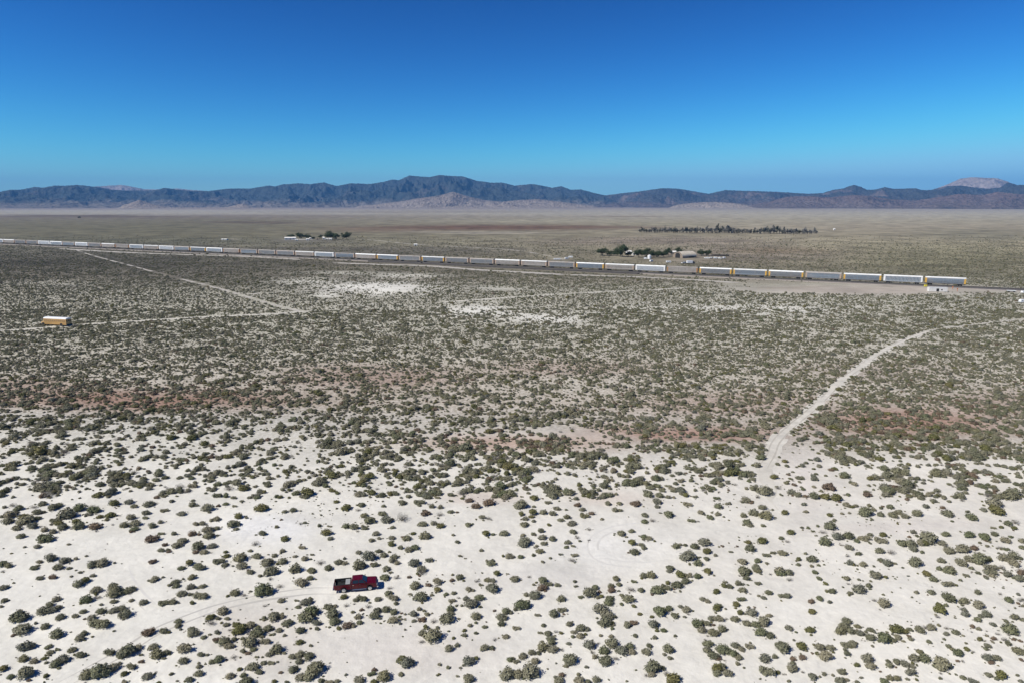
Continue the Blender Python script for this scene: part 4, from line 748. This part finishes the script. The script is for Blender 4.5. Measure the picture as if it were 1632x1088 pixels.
def make_car(kind):
    e, p, r, _ = (M.get(LK[kind][0]), M[LK[kind][1]], M[LK[kind][2]], 0)
    t = empty('autorack_car', (0, 0, 0)); L = 13.35; W = 1.55
    MB().box(-L, L, -W, W, .95, 1.35).build('underframe', M['dark'], t)
    MB().box(-L+1.3, L-1.3, -W+.05, W-.05, 1.352, 4.98).build('car_interior', M['dark'], t)
    b = MB(); b.box(-L+1.3, L-1.3, -W+.02, W-.02, 1.352, 1.49); b.box(-L+1.3, L-1.3, -W+.02, W-.02, 4.982, 4.998)
    for k in range(27):                                             # posts between the panels
        x = -L+1.3+k*(2*L-2.6)/26
        for s in (-1, 1): b.box(x-.07, x+.07, min(s*(W-.05), s*W), max(s*(W-.05), s*W), 1.352, 4.99)
    b.build('frame', M['roof_dull'] if kind in 'GBTRYy' else M['white'], t)
    for s in (-1, 1):
        for row in range(3):
            z0 = 1.50+row*1.16; pb = MB()
            for k in range(26):
                x = -L+1.3+k*(2*L-2.6)/26
                for q in range(3): pb.box(x+.10, x+.80, min(s*(W-.048), s*(W-.02-.012*(q % 2))), max(s*(W-.048), s*(W-.02-.012*(q % 2))), z0+q*.36, z0+q*.36+.31)
            pb.build('side_panel', p, t)
    for s in (-1, 1):
        d = MB().box(min(s*L, s*(L-1.3)), max(s*L, s*(L-1.3)), -W+.01, W-.01, 1.352, 5.06).build('end_door', e, t, bevel=.05)
        g = MB()
        for k in range(5): g.box(min(s*L, s*(L+.05)), max(s*L, s*(L+.05)), -1.3, 1.3, 1.7+k*.75, 1.78+k*.75)
        g.build('rib', M['dark'], d)
        cp = MB().box(min(s*L, s*(L+.55)), max(s*L, s*(L+.55)), -.16, .16, .9, 1.2).build('coupler', M['dark'], t)
        bg_ = MB(); x = s*9.8; bg_.box(x-1.5, x+1.5, -1.15, -.95, .35, .75); bg_.box(x-1.5, x+1.5, .95, 1.15, .35, .75); bg_.box(x-.3, x+.3, -1.1, 1.1, .45, .95)
        bo = bg_.build('bogie', M['dark'], t)
        for xx in (x-.88, x+.88):
            wm = MB()
            for y in (-.76, .76): wm.tube((xx, y-.07, .46), (xx, y+.07, .46), .46, n=16)
            wm.tube((xx,-.7,.46), (xx,.7,.46), .08); wm.build('wheelset', M['dark'], bo)
    rf = MB(); rf.prism_x([(-W-.012,5.0),(W+.012,5.0),(W+.012,5.40),(W-.08,5.55),(W-.55,5.82),(0,5.90),(-W+.55,5.82),(-W+.08,5.55),(-W-.012,5.40)], -L+.06, L-.06); rf.build('roof', r, t)
    return t
cars = {}
for i, k in enumerate(SEQ):
    first = k not in cars
    o = cars.setdefault(k, make_car(k)) if first else copy_tree(cars[k])
    s0, s1_ = SBf[i], SBf[i+1]; c = RN+RD*((s0+s1_)/2); o.location = (c.x, c.y, .972); o.rotation_euler = (0, 0, angR+(math.pi if i % 3 == 0 else 0))
    ln = (s1_-s0)/28.3; o.scale = (ln, 1, 1)
    lab = LK[k][3]+(', first at the train\'s right end' if i == 0 else f', {ordn(i+1)} from the right end')
    tag(o, lab, 'rail car', 'autorack cars coupled in one long train')
# ------------------------------------------------------------ trees
def tree_meshes(seed, h, wd, leaf, n=900, poplar=False, sparse=1.0):
    r = random.Random(seed); tr = MB(); cr = MB()
    tr.tube((0,0,-.1), (0,0,h*.45), h*.025, h*.014, n=7)
    tips = []
    nb = 9 if poplar else 8
    for i in range(nb):
        a = i*2.4+r.random(); z0 = h*r.uniform(.15, .45)
        if poplar: z0 = h*r.uniform(.05, .4); q = Vector((wd*.22*math.cos(a), wd*.22*math.sin(a), z0+h*r.uniform(.12, .5)))
        else: q = Vector((wd*.32*math.cos(a), wd*.32*math.sin(a), z0+h*r.uniform(.12, .38)))
        tr.tube((0,0,z0), q, h*.010, h*.004, n=5, caps=False); tips.append(q)
    tr.tube((0,0,h*.44), (0,0,h*.9), h*.014, h*.003, n=5); tips.append(Vector((0,0,h*.8)))
    cl = []
    for q in tips:
        for k in range(3):
            s = wd*(r.uniform(.10, .17) if poplar else r.uniform(.14, .24)); cl.append((q+Vector((r.gauss(0,.08)*wd, r.gauss(0,.08)*wd, r.gauss(0,.06)*h)), s))
    for i in range(6 if poplar else 5):
        cl.append((Vector((r.gauss(0,.12)*wd, r.gauss(0,.12)*wd, h*r.uniform(.2, .92 if poplar else .8))), wd*r.uniform(.12,.22)))
    for c, s in cl:
        for k in range(int(n*sparse/len(cl))):
            v = Vector((r.gauss(0,1), r.gauss(0,1), r.gauss(0,1))).normalized(); p = c+Vector((v.x*s, v.y*s, v.z*s*(1.5 if poplar else .85)))*r.uniform(.5, 1.05)
            if p.z < h*.05: continue
            nn = (v+Vector((r.gauss(0,.5), r.gauss(0,.5), r.gauss(0,.5)+.3))).normalized(); t = nn.orthogonal().normalized(); b = nn.cross(t)
            l = r.uniform(.18, .38)*min(1.4, .6+h/18); wd2 = l*.7
            cr.add([p-t*l, p+b*wd2, p+t*l, p-b*wd2], [(0,1,2,3)])
    def mk(mb, nm, m_):
        me = bpy.data.meshes.new(nm); me.from_pydata(mb.v, [], mb.f); me.materials.append(m_); me.update(); return me
    return mk(tr, 'trunk', M['bark']), mk(cr, 'crown', leaf)
def add_tree(name, ms, loc, sc, rz=0):
    t = empty(name, loc, rz, 1); t.scale = sc
    for nm, me in zip(('trunk', 'crown'), ms):
        o = bpy.data.objects.new(nm, me); COL.objects.link(o); o.parent = t
    return t
BT = [tree_meshes(500+i, 10, 11, M['leaf_tree'], n=2600) for i in range(5)]
PT = [tree_meshes(600+i, 12, 5, M['leaf_poplar'], n=1100, poplar=True, sparse=(1, .8, .45, .9, .3, .6)[i]) for i in range(6)]
def px_tree(x, y, w_, h_, ms, name, base_h, base_w, rz):
    p = at(x, y); m_ = pxm(x, y); return add_tree(name, ms, p, (w_*m_/base_w, w_*m_/base_w, h_*m_/base_h), rz)
F2 = [(960.5,407.5,16,10,'leftmost round tree of the right-hand farm grove'),(974,408,10,7,'small tree second from the left in the right-hand farm grove'),(983,408.5,10,10,'tree touching the tallest farm tree on its left'),(992,409.5,15,16.5,'tallest dark tree of the right-hand farm grove'),(1002,409,10,7,'low tree just right of the tallest farm tree'),(1018,410.5,13,11,'round tree right of the white house among the grove'),(1031,410.5,14,13,'broad tree in the middle of the right-hand grove'),(1041,410,10,9,'mid-height tree behind the white tanks'),
      (1050,410.5,11,9,'low green tree third from the right in the grove'),(1058,410,10,8.5,'low green tree second from the right in the grove'),(1065,409,8.5,12,'tall narrow tree at the right end of the grove'),(1081,404.5,9,9,'dark tree standing behind the rounded barn'),(1118,408,11,9,'bushy tree just right of the rounded barn'),(1129,408,8,8,'thin tree farthest right of the rounded barn')]
for i, (x, y, w_, h_, lb) in enumerate(F2): tag(px_tree(x, y, w_*1.3, h_*1.2, BT[i % 5], 'farm_tree', 10, 10.5, i*1.3), lb, 'tree', 'trees around the right-hand farm')
F1 = [(464.5,378.5,10,4,'low dark tree behind the long white-roofed shed'),(477,381,9,8,'dark tree just right of the white-roofed shed'),(489,380.8,11,6,'wide low tree behind the small white cabins'),(499,382,5,3.5,'tiny bush-like tree beside the left farm cabins'),(511,379.5,6,4,'small tree left of the biggest farm tree'),(526,381.6,17,11,'biggest domed dark tree of the left-hand farm'),(536,382,10,7.5,'dark tree growing against the biggest one on its right'),(552.4,381.6,12.5,9.5,'round dark tree standing alone at the right of the left-hand farm')]
for i, (x, y, w_, h_, lb) in enumerate(F1): tag(px_tree(x, y, w_*1.25, h_*1.25, BT[(i+2) % 5], 'farm_tree', 10, 10.5, i*1.7), lb, 'tree', 'trees around the left-hand farm')
tag(px_tree(126.5, 348.2, 4.5, 3.2, BT[1], 'lone_tree', 10, 10.5, 0), 'tiny lone dark tree far out on the left plain', 'tree')
rw = random.Random(5); xs = []; x = 1019.5
while x < 1301: xs.append(x); x += rw.uniform(1.7, 4.4)
for i, x in enumerate(xs):
    yb = 370.4+(x-1018)/282*2.9+rw.uniform(-.5, .5); h_ = rw.uniform(5.5, 9.5)*(.85 if x < 1075 else 1)
    if any(abs(x-q) < 2 for q in (1144, 1159, 1232, 1240)): h_ = 11.8
    t = px_tree(x, yb+.3, rw.uniform(5.5, 8.5), h_*rw.uniform(1.0, 1.35), PT[rw.randrange(6)], 'poplar', 12, 5, rw.random()*6)
    nm = 'leftmost' if i == 0 else 'rightmost' if i == len(xs)-1 else ordn(i+1)+' from the left' if i < 49 else ordn(len(xs)-i)+' from the right'
    tag(t, f'grey-green poplar, {nm} in the long far windbreak row', 'tree', 'poplars in the long far windbreak')

# ------------------------------------------------------------ buildings
M['wall_white'] = mat('white_wall', (.72,.70,.66), .7, dirt=(.5,.42,.33), dirt_amt=.3)
M['wall_tan'] = mat('tan_sheet_wall', (.26,.21,.16), .75)
M['roof_beige'] = mat('beige_metal_roof', (.60,.54,.43), .55, dirt=(.42,.34,.25), dirt_amt=.35, scale=.2)
M['roof_pale'] = mat('pale_roof', (.80,.78,.72), .5)
def house(name, loc, rz, L, W, h, rh, wall, roof, doors=((0, 1.0, 2.1),), wins=(-.3, .3), eave=.35):
    t = empty(name, loc, rz)
    b = MB(); b.prism_x([(-W/2,-.1),(W/2,-.1),(W/2,h),(0,h+rh-.03),(-W/2,h)], -L/2, L/2); b.build('wall', wall, t)
    r = MB()
    for s in (-1, 1):
        k = rh/(W/2); yo = W/2+eave; zo = h-k*eave
        r.prism_x([(0,h+rh),(s*yo,zo),(s*yo,zo+.16),(0,h+rh+.16)], -L/2-eave, L/2+eave)
    r.build('roof', roof, t)
    for dx, dw, dh in doors:
        for s in (-1,): MB().box(dx-dw/2, dx+dw/2, s*(W/2+.03), s*(W/2+.002), 0, dh).build('door', M['dark'], t)
    for q in wins:
        f = MB().box(q*L-.65, q*L+.65, -W/2-.05, -W/2-.002, 1.0, 2.1).build('window', M['white_clean'], t); MB().box(q*L-.55, q*L+.55, -W/2-.06, -W/2-.052, 1.1, 2.0).build('pane', M['glass'], f)
    return t
def H(px, py, wpx, hpx, lb, cat='house', name='farmhouse', rz=.1, wall='wall_white', roof='roof_pale', dr=((0,1.0,2.1),), wins=(-.3,.3), depth=7):
    p = at(px, py); m_ = pxm(px, py); L = wpx*m_; hh = hpx*m_
    o = house(name, p+Vector((0, depth/2, 0)), rz, L, depth, hh*.68, hh*.32, M[wall], M[roof], dr, wins); return tag(o, lb, cat)
H(1002.5, 404.5, 8, 4.5, 'small white house half hidden right of the tallest grove tree')
H(1010.5, 407.5, 5.5, 5, 'narrow white shed showing in the gap between the grove trees', 'shed', 'shed', depth=5, wins=())
H(1073, 406, 10, 5.5, 'tan-white house between the grove and the rounded barn', wall='wall_tan')
H(1168.5, 371.8, 3.2, 2.4, 'tiny white house among the windbreak poplars', depth=6)
H(1330, 367, 2.2, 2.6, 'tiny white shed far right of the windbreak', 'shed', 'shed', depth=4, wins=())
H(662, 392, 5.0, 3.0, 'lone small white building beside the straight farm road', 'shed', 'shed', depth=5, wins=())
H(461, 382.5, 17, 4.0, 'long white-roofed shed at the left end of the left-hand farm', 'shed', 'long_shed', rz=.28, depth=12)
H(472, 384, 3.5, 2.0, 'tiny white cabin in front of the long white-roofed shed', 'cabin', 'cabin', depth=5, wins=())
H(490, 383.4, 4.6, 2.6, 'bright white cabin under the wide low tree', 'cabin', 'cabin', depth=6, wins=())
H(494.7, 381.2, 4.0, 2.2, 'pale cabin behind the bright white cabin', 'cabin', 'cabin', depth=5, wins=())
H(515.8, 382, 3.6, 4.0, 'tall narrow white house at the left foot of the biggest tree', 'house', 'farmhouse', depth=6, wins=())
H(520.6, 382.6, 3.2, 2.4, 'small white shed between two white houses under the biggest tree', 'shed', 'shed', depth=5, wins=())
H(526, 382.6, 4.4, 2.7, 'white house right in front of the biggest farm tree', 'house', 'farmhouse', depth=6, wins=())
H(506, 382, 4.2, 1.9, 'brown low shed in the middle of the left-hand farm', 'shed', 'shed', wall='wall_tan', roof='wall_tan', depth=5, wins=())
H(357, 383, 9, 2.0, 'low white shed standing alone left of the left-hand farm', 'shed', 'shed', depth=6, wins=(), rz=-.1)
# barn with a rounded roof
p = at(1094, 411.6); m_ = pxm(1094, 411.6); L = 30*m_; Wb = 15.0; hb = 9.5*m_
barn = empty('round_roofed_barn', p+Vector((0, 9, 0)), .55)
pr = [(-Wb/2, -.1), (Wb/2, -.1)]+[(Wb/2*math.cos(R(a)), hb*.28+hb*.72*math.sin(R(a))) for a in range(0, 181, 12)]
MB().prism_x(pr, -L/2, L/2).build('wall', M['wall_tan'], barn)
rr = [(Wb/2*1.03*math.cos(R(a)), hb*.28+hb*.75*math.sin(R(a))) for a in range(0, 181, 12)]; ri = [(y*.985, z-.02) for y, z in rr][::-1]
MB().prism_x(rr+ri, -L/2-.5, L/2+.5).build('roof', M['roof_beige'], barn)
MB().prism_x([(-3.6,0),(3.6,0)]+[(3.6*math.cos(R(a)), 3.0+2.4*math.sin(R(a))) for a in range(0, 181, 15)], -L/2-.06, -L/2-.005).build('door', M['black'], barn)
MB().box(-L*.05, L*.35, -Wb/2-.05, -Wb/2-.005, .1, 2.6).build('side_opening', M['dark'], barn)
tag(barn, 'large beige barn with rounded roof and dark arched doorway', 'barn')

# ------------------------------------------------------------ trailers, tanks and vehicles round the farm and the line
def make_trailer(L=8.0, dark_side=False):
    t = empty('trailer', (0,0,0))
    b = MB(); b.prism_y([(-L/2,.55),(L/2,.55),(L/2+.12,1.6),(L/2-.15,2.75),(-L/2+.15,2.75),(-L/2-.05,1.6)], -1.2, 1.2); b.build('body', M['white_clean'], t, bevel=.12)
    for s in (-1, 1):
        for x in (-.28, .12, .34): MB().box(x*L-.45, x*L+.45, min(s*1.2, s*1.22), max(s*1.2, s*1.22), 1.45, 2.05).build('window', M['glass'], t)
        for x in (-.45, .45): MB().tube((x, s*.95, .36), (x, s*1.15, .36), .36, n=14).build('wheel', M['black'], t)
    MB().box(-.05*L-.35, -.05*L+.35, -1.23, -1.2, .65, 2.3).build('door', M['white'], t)
    MB().tube((L/2,0,.5), (L/2+1.2,0,.45), .06).build('hitch', M['dark'], t); MB().box(-L/2+.2, L/2-.2, -1, 1, .45, .56).build('frame', M['dark'], t)
    return t
tr0 = None
def trailer(px, py, wpx, rz, lb, hs=1.0):
    global tr0
    if tr0 is None: tr0 = make_trailer(); o = tr0
    else: o = copy_tree(tr0)
    p = at(px, py); m_ = pxm(px, py); k = wpx*m_/8.2; o.location = p; o.rotation_euler = (0, 0, rz); o.scale = (k, max(.75, min(k, 1.2)), max(.7, min(k, 1.15))*hs)
    return tag(o, lb, 'trailer', 'white trailers and campers near the railway')
trailer(1065.5, 419, 7.5, .1, 'white camper trailer standing alone in front of the farm grove')
trailer(1038, 417.5, 5.5, .5, 'white camper nearest the train below the grove')
trailer(1028.5, 413.5, 4.5, -.3, 'small white camper left of the white tank')
trailer(888, 414.3, 11, .05, 'long low white trailer at the left behind the train', .6)
trailer(903, 413.2, 6, .3, 'white camper in the middle of the group behind the train')
trailer(909.5, 411.2, 7, -.15, 'white trailer at the right of the group behind the train')
trailer(1140, 412.6, 5, 0, 'white trailer in the middle of the yard right of the barn')
trailer(1154, 412.4, 4, .2, 'small white trailer farthest right in the barn yard')
trailer(1631, 482.5, 14, .12, 'white trailer cut off by the right edge in the dark yard', 1.0)
trailer(1634, 467.5, 13, .05, 'white trailer behind the other at the right edge beside the track', .8)
tk = empty('water_tank', at(1034.8, 412.8)); MB().tube((0,0,0), (0,0,3.6), 1.9, n=20).build('shell', M['white_clean'], tk); MB().tube((0,0,3.602), (0,0,4.4), 1.95, .3, n=20).build('lid', M['white'], tk)
tag(tk, 'upright white tank in front of the farm grove', 'tank')
M['truck_blue'] = mat('dark_blue_paint', (.03,.035,.05), .4)
def flat_truck(px, py, rz, lb, white=True):
    t = empty('parked_truck', at(px, py), rz)
    MB().box(-4.2, 1.4, -1.2, 1.2, 1.0, 3.3).build('cargo_box', M['white_clean'] if white else M['truck_blue'], t, bevel=.05)
    MB().prism_y([(1.5,.6),(3.9,.6),(3.9,1.5),(3.2,1.7),(2.9,2.6),(1.5,2.6)], -1.1, 1.1).build('cab', M['truck_blue'], t, bevel=.06)
    MB().add([(3.24,-.9,1.75),(3.24,.9,1.75),(2.96,.85,2.5),(2.96,-.85,2.5)], [(0,1,2,3)]).build('windscreen', M['glass'], t)
    MB().box(-4.1, 3.8, -.5, .5, .6, .99).build('frame', M['black'], t)
    for x in (-2.9, 2.9):
        for s in (-1, 1): MB().tube((x, s*.85, .48), (x, s*1.15, .48), .48, n=14).build('wheel', M['black'], t)
    return tag(t, lb, 'truck')
flat_truck(1101, 421, .15, 'white box truck with dark cab between the barn and the train')
pk = copy_tree(truck); pk.location = at(1090, 420.5); pk.rotation_euler = (0, 0, .6)
for k in ('label', 'category'): pk[k] = {'label': 'dark red pickup parked left of the white box truck', 'category': 'pickup truck'}[k]
for ch in pk.children_recursive:
    if ch.type == 'MESH' and ch.data.materials and ch.data.materials[0] == M['red']:
        ch.data = ch.data.copy(); ch.data.materials[0] = M['white']
pk['label'] = 'white pickup parked just left of the white box truck'
for x, y, lb in ((1127, 412.6, 'white pickup at the left end of the barn yard'), (1133.5, 412.3, 'white pickup second from left in the barn yard'), (1147, 412.8, 'white pickup between two trailers in the barn yard')):
    q = copy_tree(pk); q.location = at(x, y); q.rotation_euler = (0, 0, x*1.7); q['label'] = lb; q['group'] = 'pickups parked in the barn yard'
# fence of the barn yard
fn = empty('yard_fence', at(1134, 408.6))
e2 = at(1162, 408.9)-at(1134, 408.6)
bm_ = MB(); bm_.add([(0,0,.3),(e2.x,e2.y,.3),(e2.x,e2.y,1.9),(0,0,1.9),(0,.08,.3),(e2.x,e2.y+.08,.3),(e2.x,e2.y+.08,1.9),(0,.08,1.9)], [(0,1,2,3),(7,6,5,4),(0,4,5,1),(3,2,6,7),(0,3,7,4),(1,5,6,2)]); bm_.build('board_panel', M['dark'], fn)
for k in range(7):
    q = e2*(k/6); MB().box(q.x-.1, q.x+.1, q.y-.12, q.y-.002, 0, 2.1).build('post', M['dark'], fn)
tag(fn, 'dark board fence behind the yard right of the barn', 'fence')

# railway yard: portable building, posts, signal, pale slab
a = at(1481, 465.2); b = at(1510.5, 465.6); L = (b-a).length
po = empty('portable_building', (a+b)/2+Vector((0,1.6,0)), math.atan2((b-a).y, (b-a).x))
MB().box(-L/2, L/2, -1.5, 1.5, .15, 2.75).build('wall', M['wall_white'], po, bevel=.03); MB().box(-L/2-.1, L/2+.1, -1.6, 1.6, 2.755, 2.92).build('roof', M['roof_white'], po)
MB().box(-1.2, .45, -1.54, -1.503, .3, 2.2).build('doorway', M['black'], po); f = MB().box(1.6, 2.8, -1.53, -1.503, 1.0, 1.8).build('window', M['roof_dull'], po); MB().box(1.7, 2.7, -1.54, -1.532, 1.08, 1.72).build('pane', M['glass'], f)
MB().box(-L/2+.2, L/2-.2, -1.3, 1.3, -.05, .149).build('skid', M['dark'], po)
tag(po, 'long low white portable building with dark doorway below the last rail car', 'building')
M['orange'] = mat('orange_paint', (.55,.20,.07), .6); M['bright_yellow'] = mat('yellow_plastic', (.70,.60,.06), .5)
for x, y, lb in ((1518, 461.5, 'short orange marker post just right of the white building'), (1525.5, 464.5, 'rusty orange marker post farther right of the white building')):
    t = empty('marker_post', at(x, y)); MB().tube((0,0,0), (0,0,1.9), .14, n=8).build('post', M['orange'], t); MB().box(-.45, .45, -.05, .05, 1.3, 2.1).build('plate', M['orange'], t); tag(t, lb, 'post')
t = empty('equipment_cabinet', at(1475, 457.3)); MB().box(-.9, .9, -.5, .5, .15, 1.5).build('box', M['bright_yellow'], t, bevel=.05); MB().box(-1, 1, -.6, .6, 0, .149).build('base', M['ballast'], t)
tag(t, 'small bright yellow cabinet beside the track below the last car', 'cabinet')
a = at(1604.5, 465.5); b = at(1619, 466.1); L = (b-a).length
t = empty('flat_trailer', (a+b)/2, math.atan2((b-a).y, (b-a).x)); MB().box(-L/2, L/2, -1.2, 1.2, .9, 1.15).build('deck', M['white'], t)
for x in (-L*.3, L*.3):
    for s in (-1, 1): MB().tube((x, s*.85, .42), (x, s*1.1, .42), .42, n=12).build('wheel', M['black'], t)
MB().box(-L/2+.3, L/2-.3, -.5, .5, .6, .899).build('frame', M['dark'], t); tag(t, 'empty pale flatbed trailer beside the track near the right edge', 'trailer')
t = empty('signal_mast', at(672, 421)); MB().tube((0,0,0), (0,0,4.6), .1, n=8).build('mast', M['dark'], t); MB().box(-.8, .8, -.6, .6, 0, 1.9).build('relay_box', M['dark'], t, bevel=.03); MB().box(-.3, .3, -.16, .16, 3.6, 4.6).build('signal_head', M['black'], t)
tag(t, 'dark trackside signal with relay box in front of the train', 'signal')
# ------------------------------------------------------------ haze: the clear desert air between here and the mountains
hm = MB().box(-32000, 32000, -31000, 31500, -3, 1150).build('haze', [])
m = bpy.data.materials.new('desert_air'); m.use_nodes = True; nt = m.node_tree; nt.nodes.clear()
o_ = nt.nodes.new('ShaderNodeOutputMaterial'); pv = nt.nodes.new('ShaderNodeVolumePrincipled')
pv.inputs['Color'].default_value = (.17, .48, 1.0, 1); pv.inputs['Density'].default_value = 3.6e-5; pv.inputs['Anisotropy'].default_value = 0.0
nt.links.new(pv.outputs[0], o_.inputs['Volume']); hm.data.materials.append(m); tag(hm, kind='stuff')
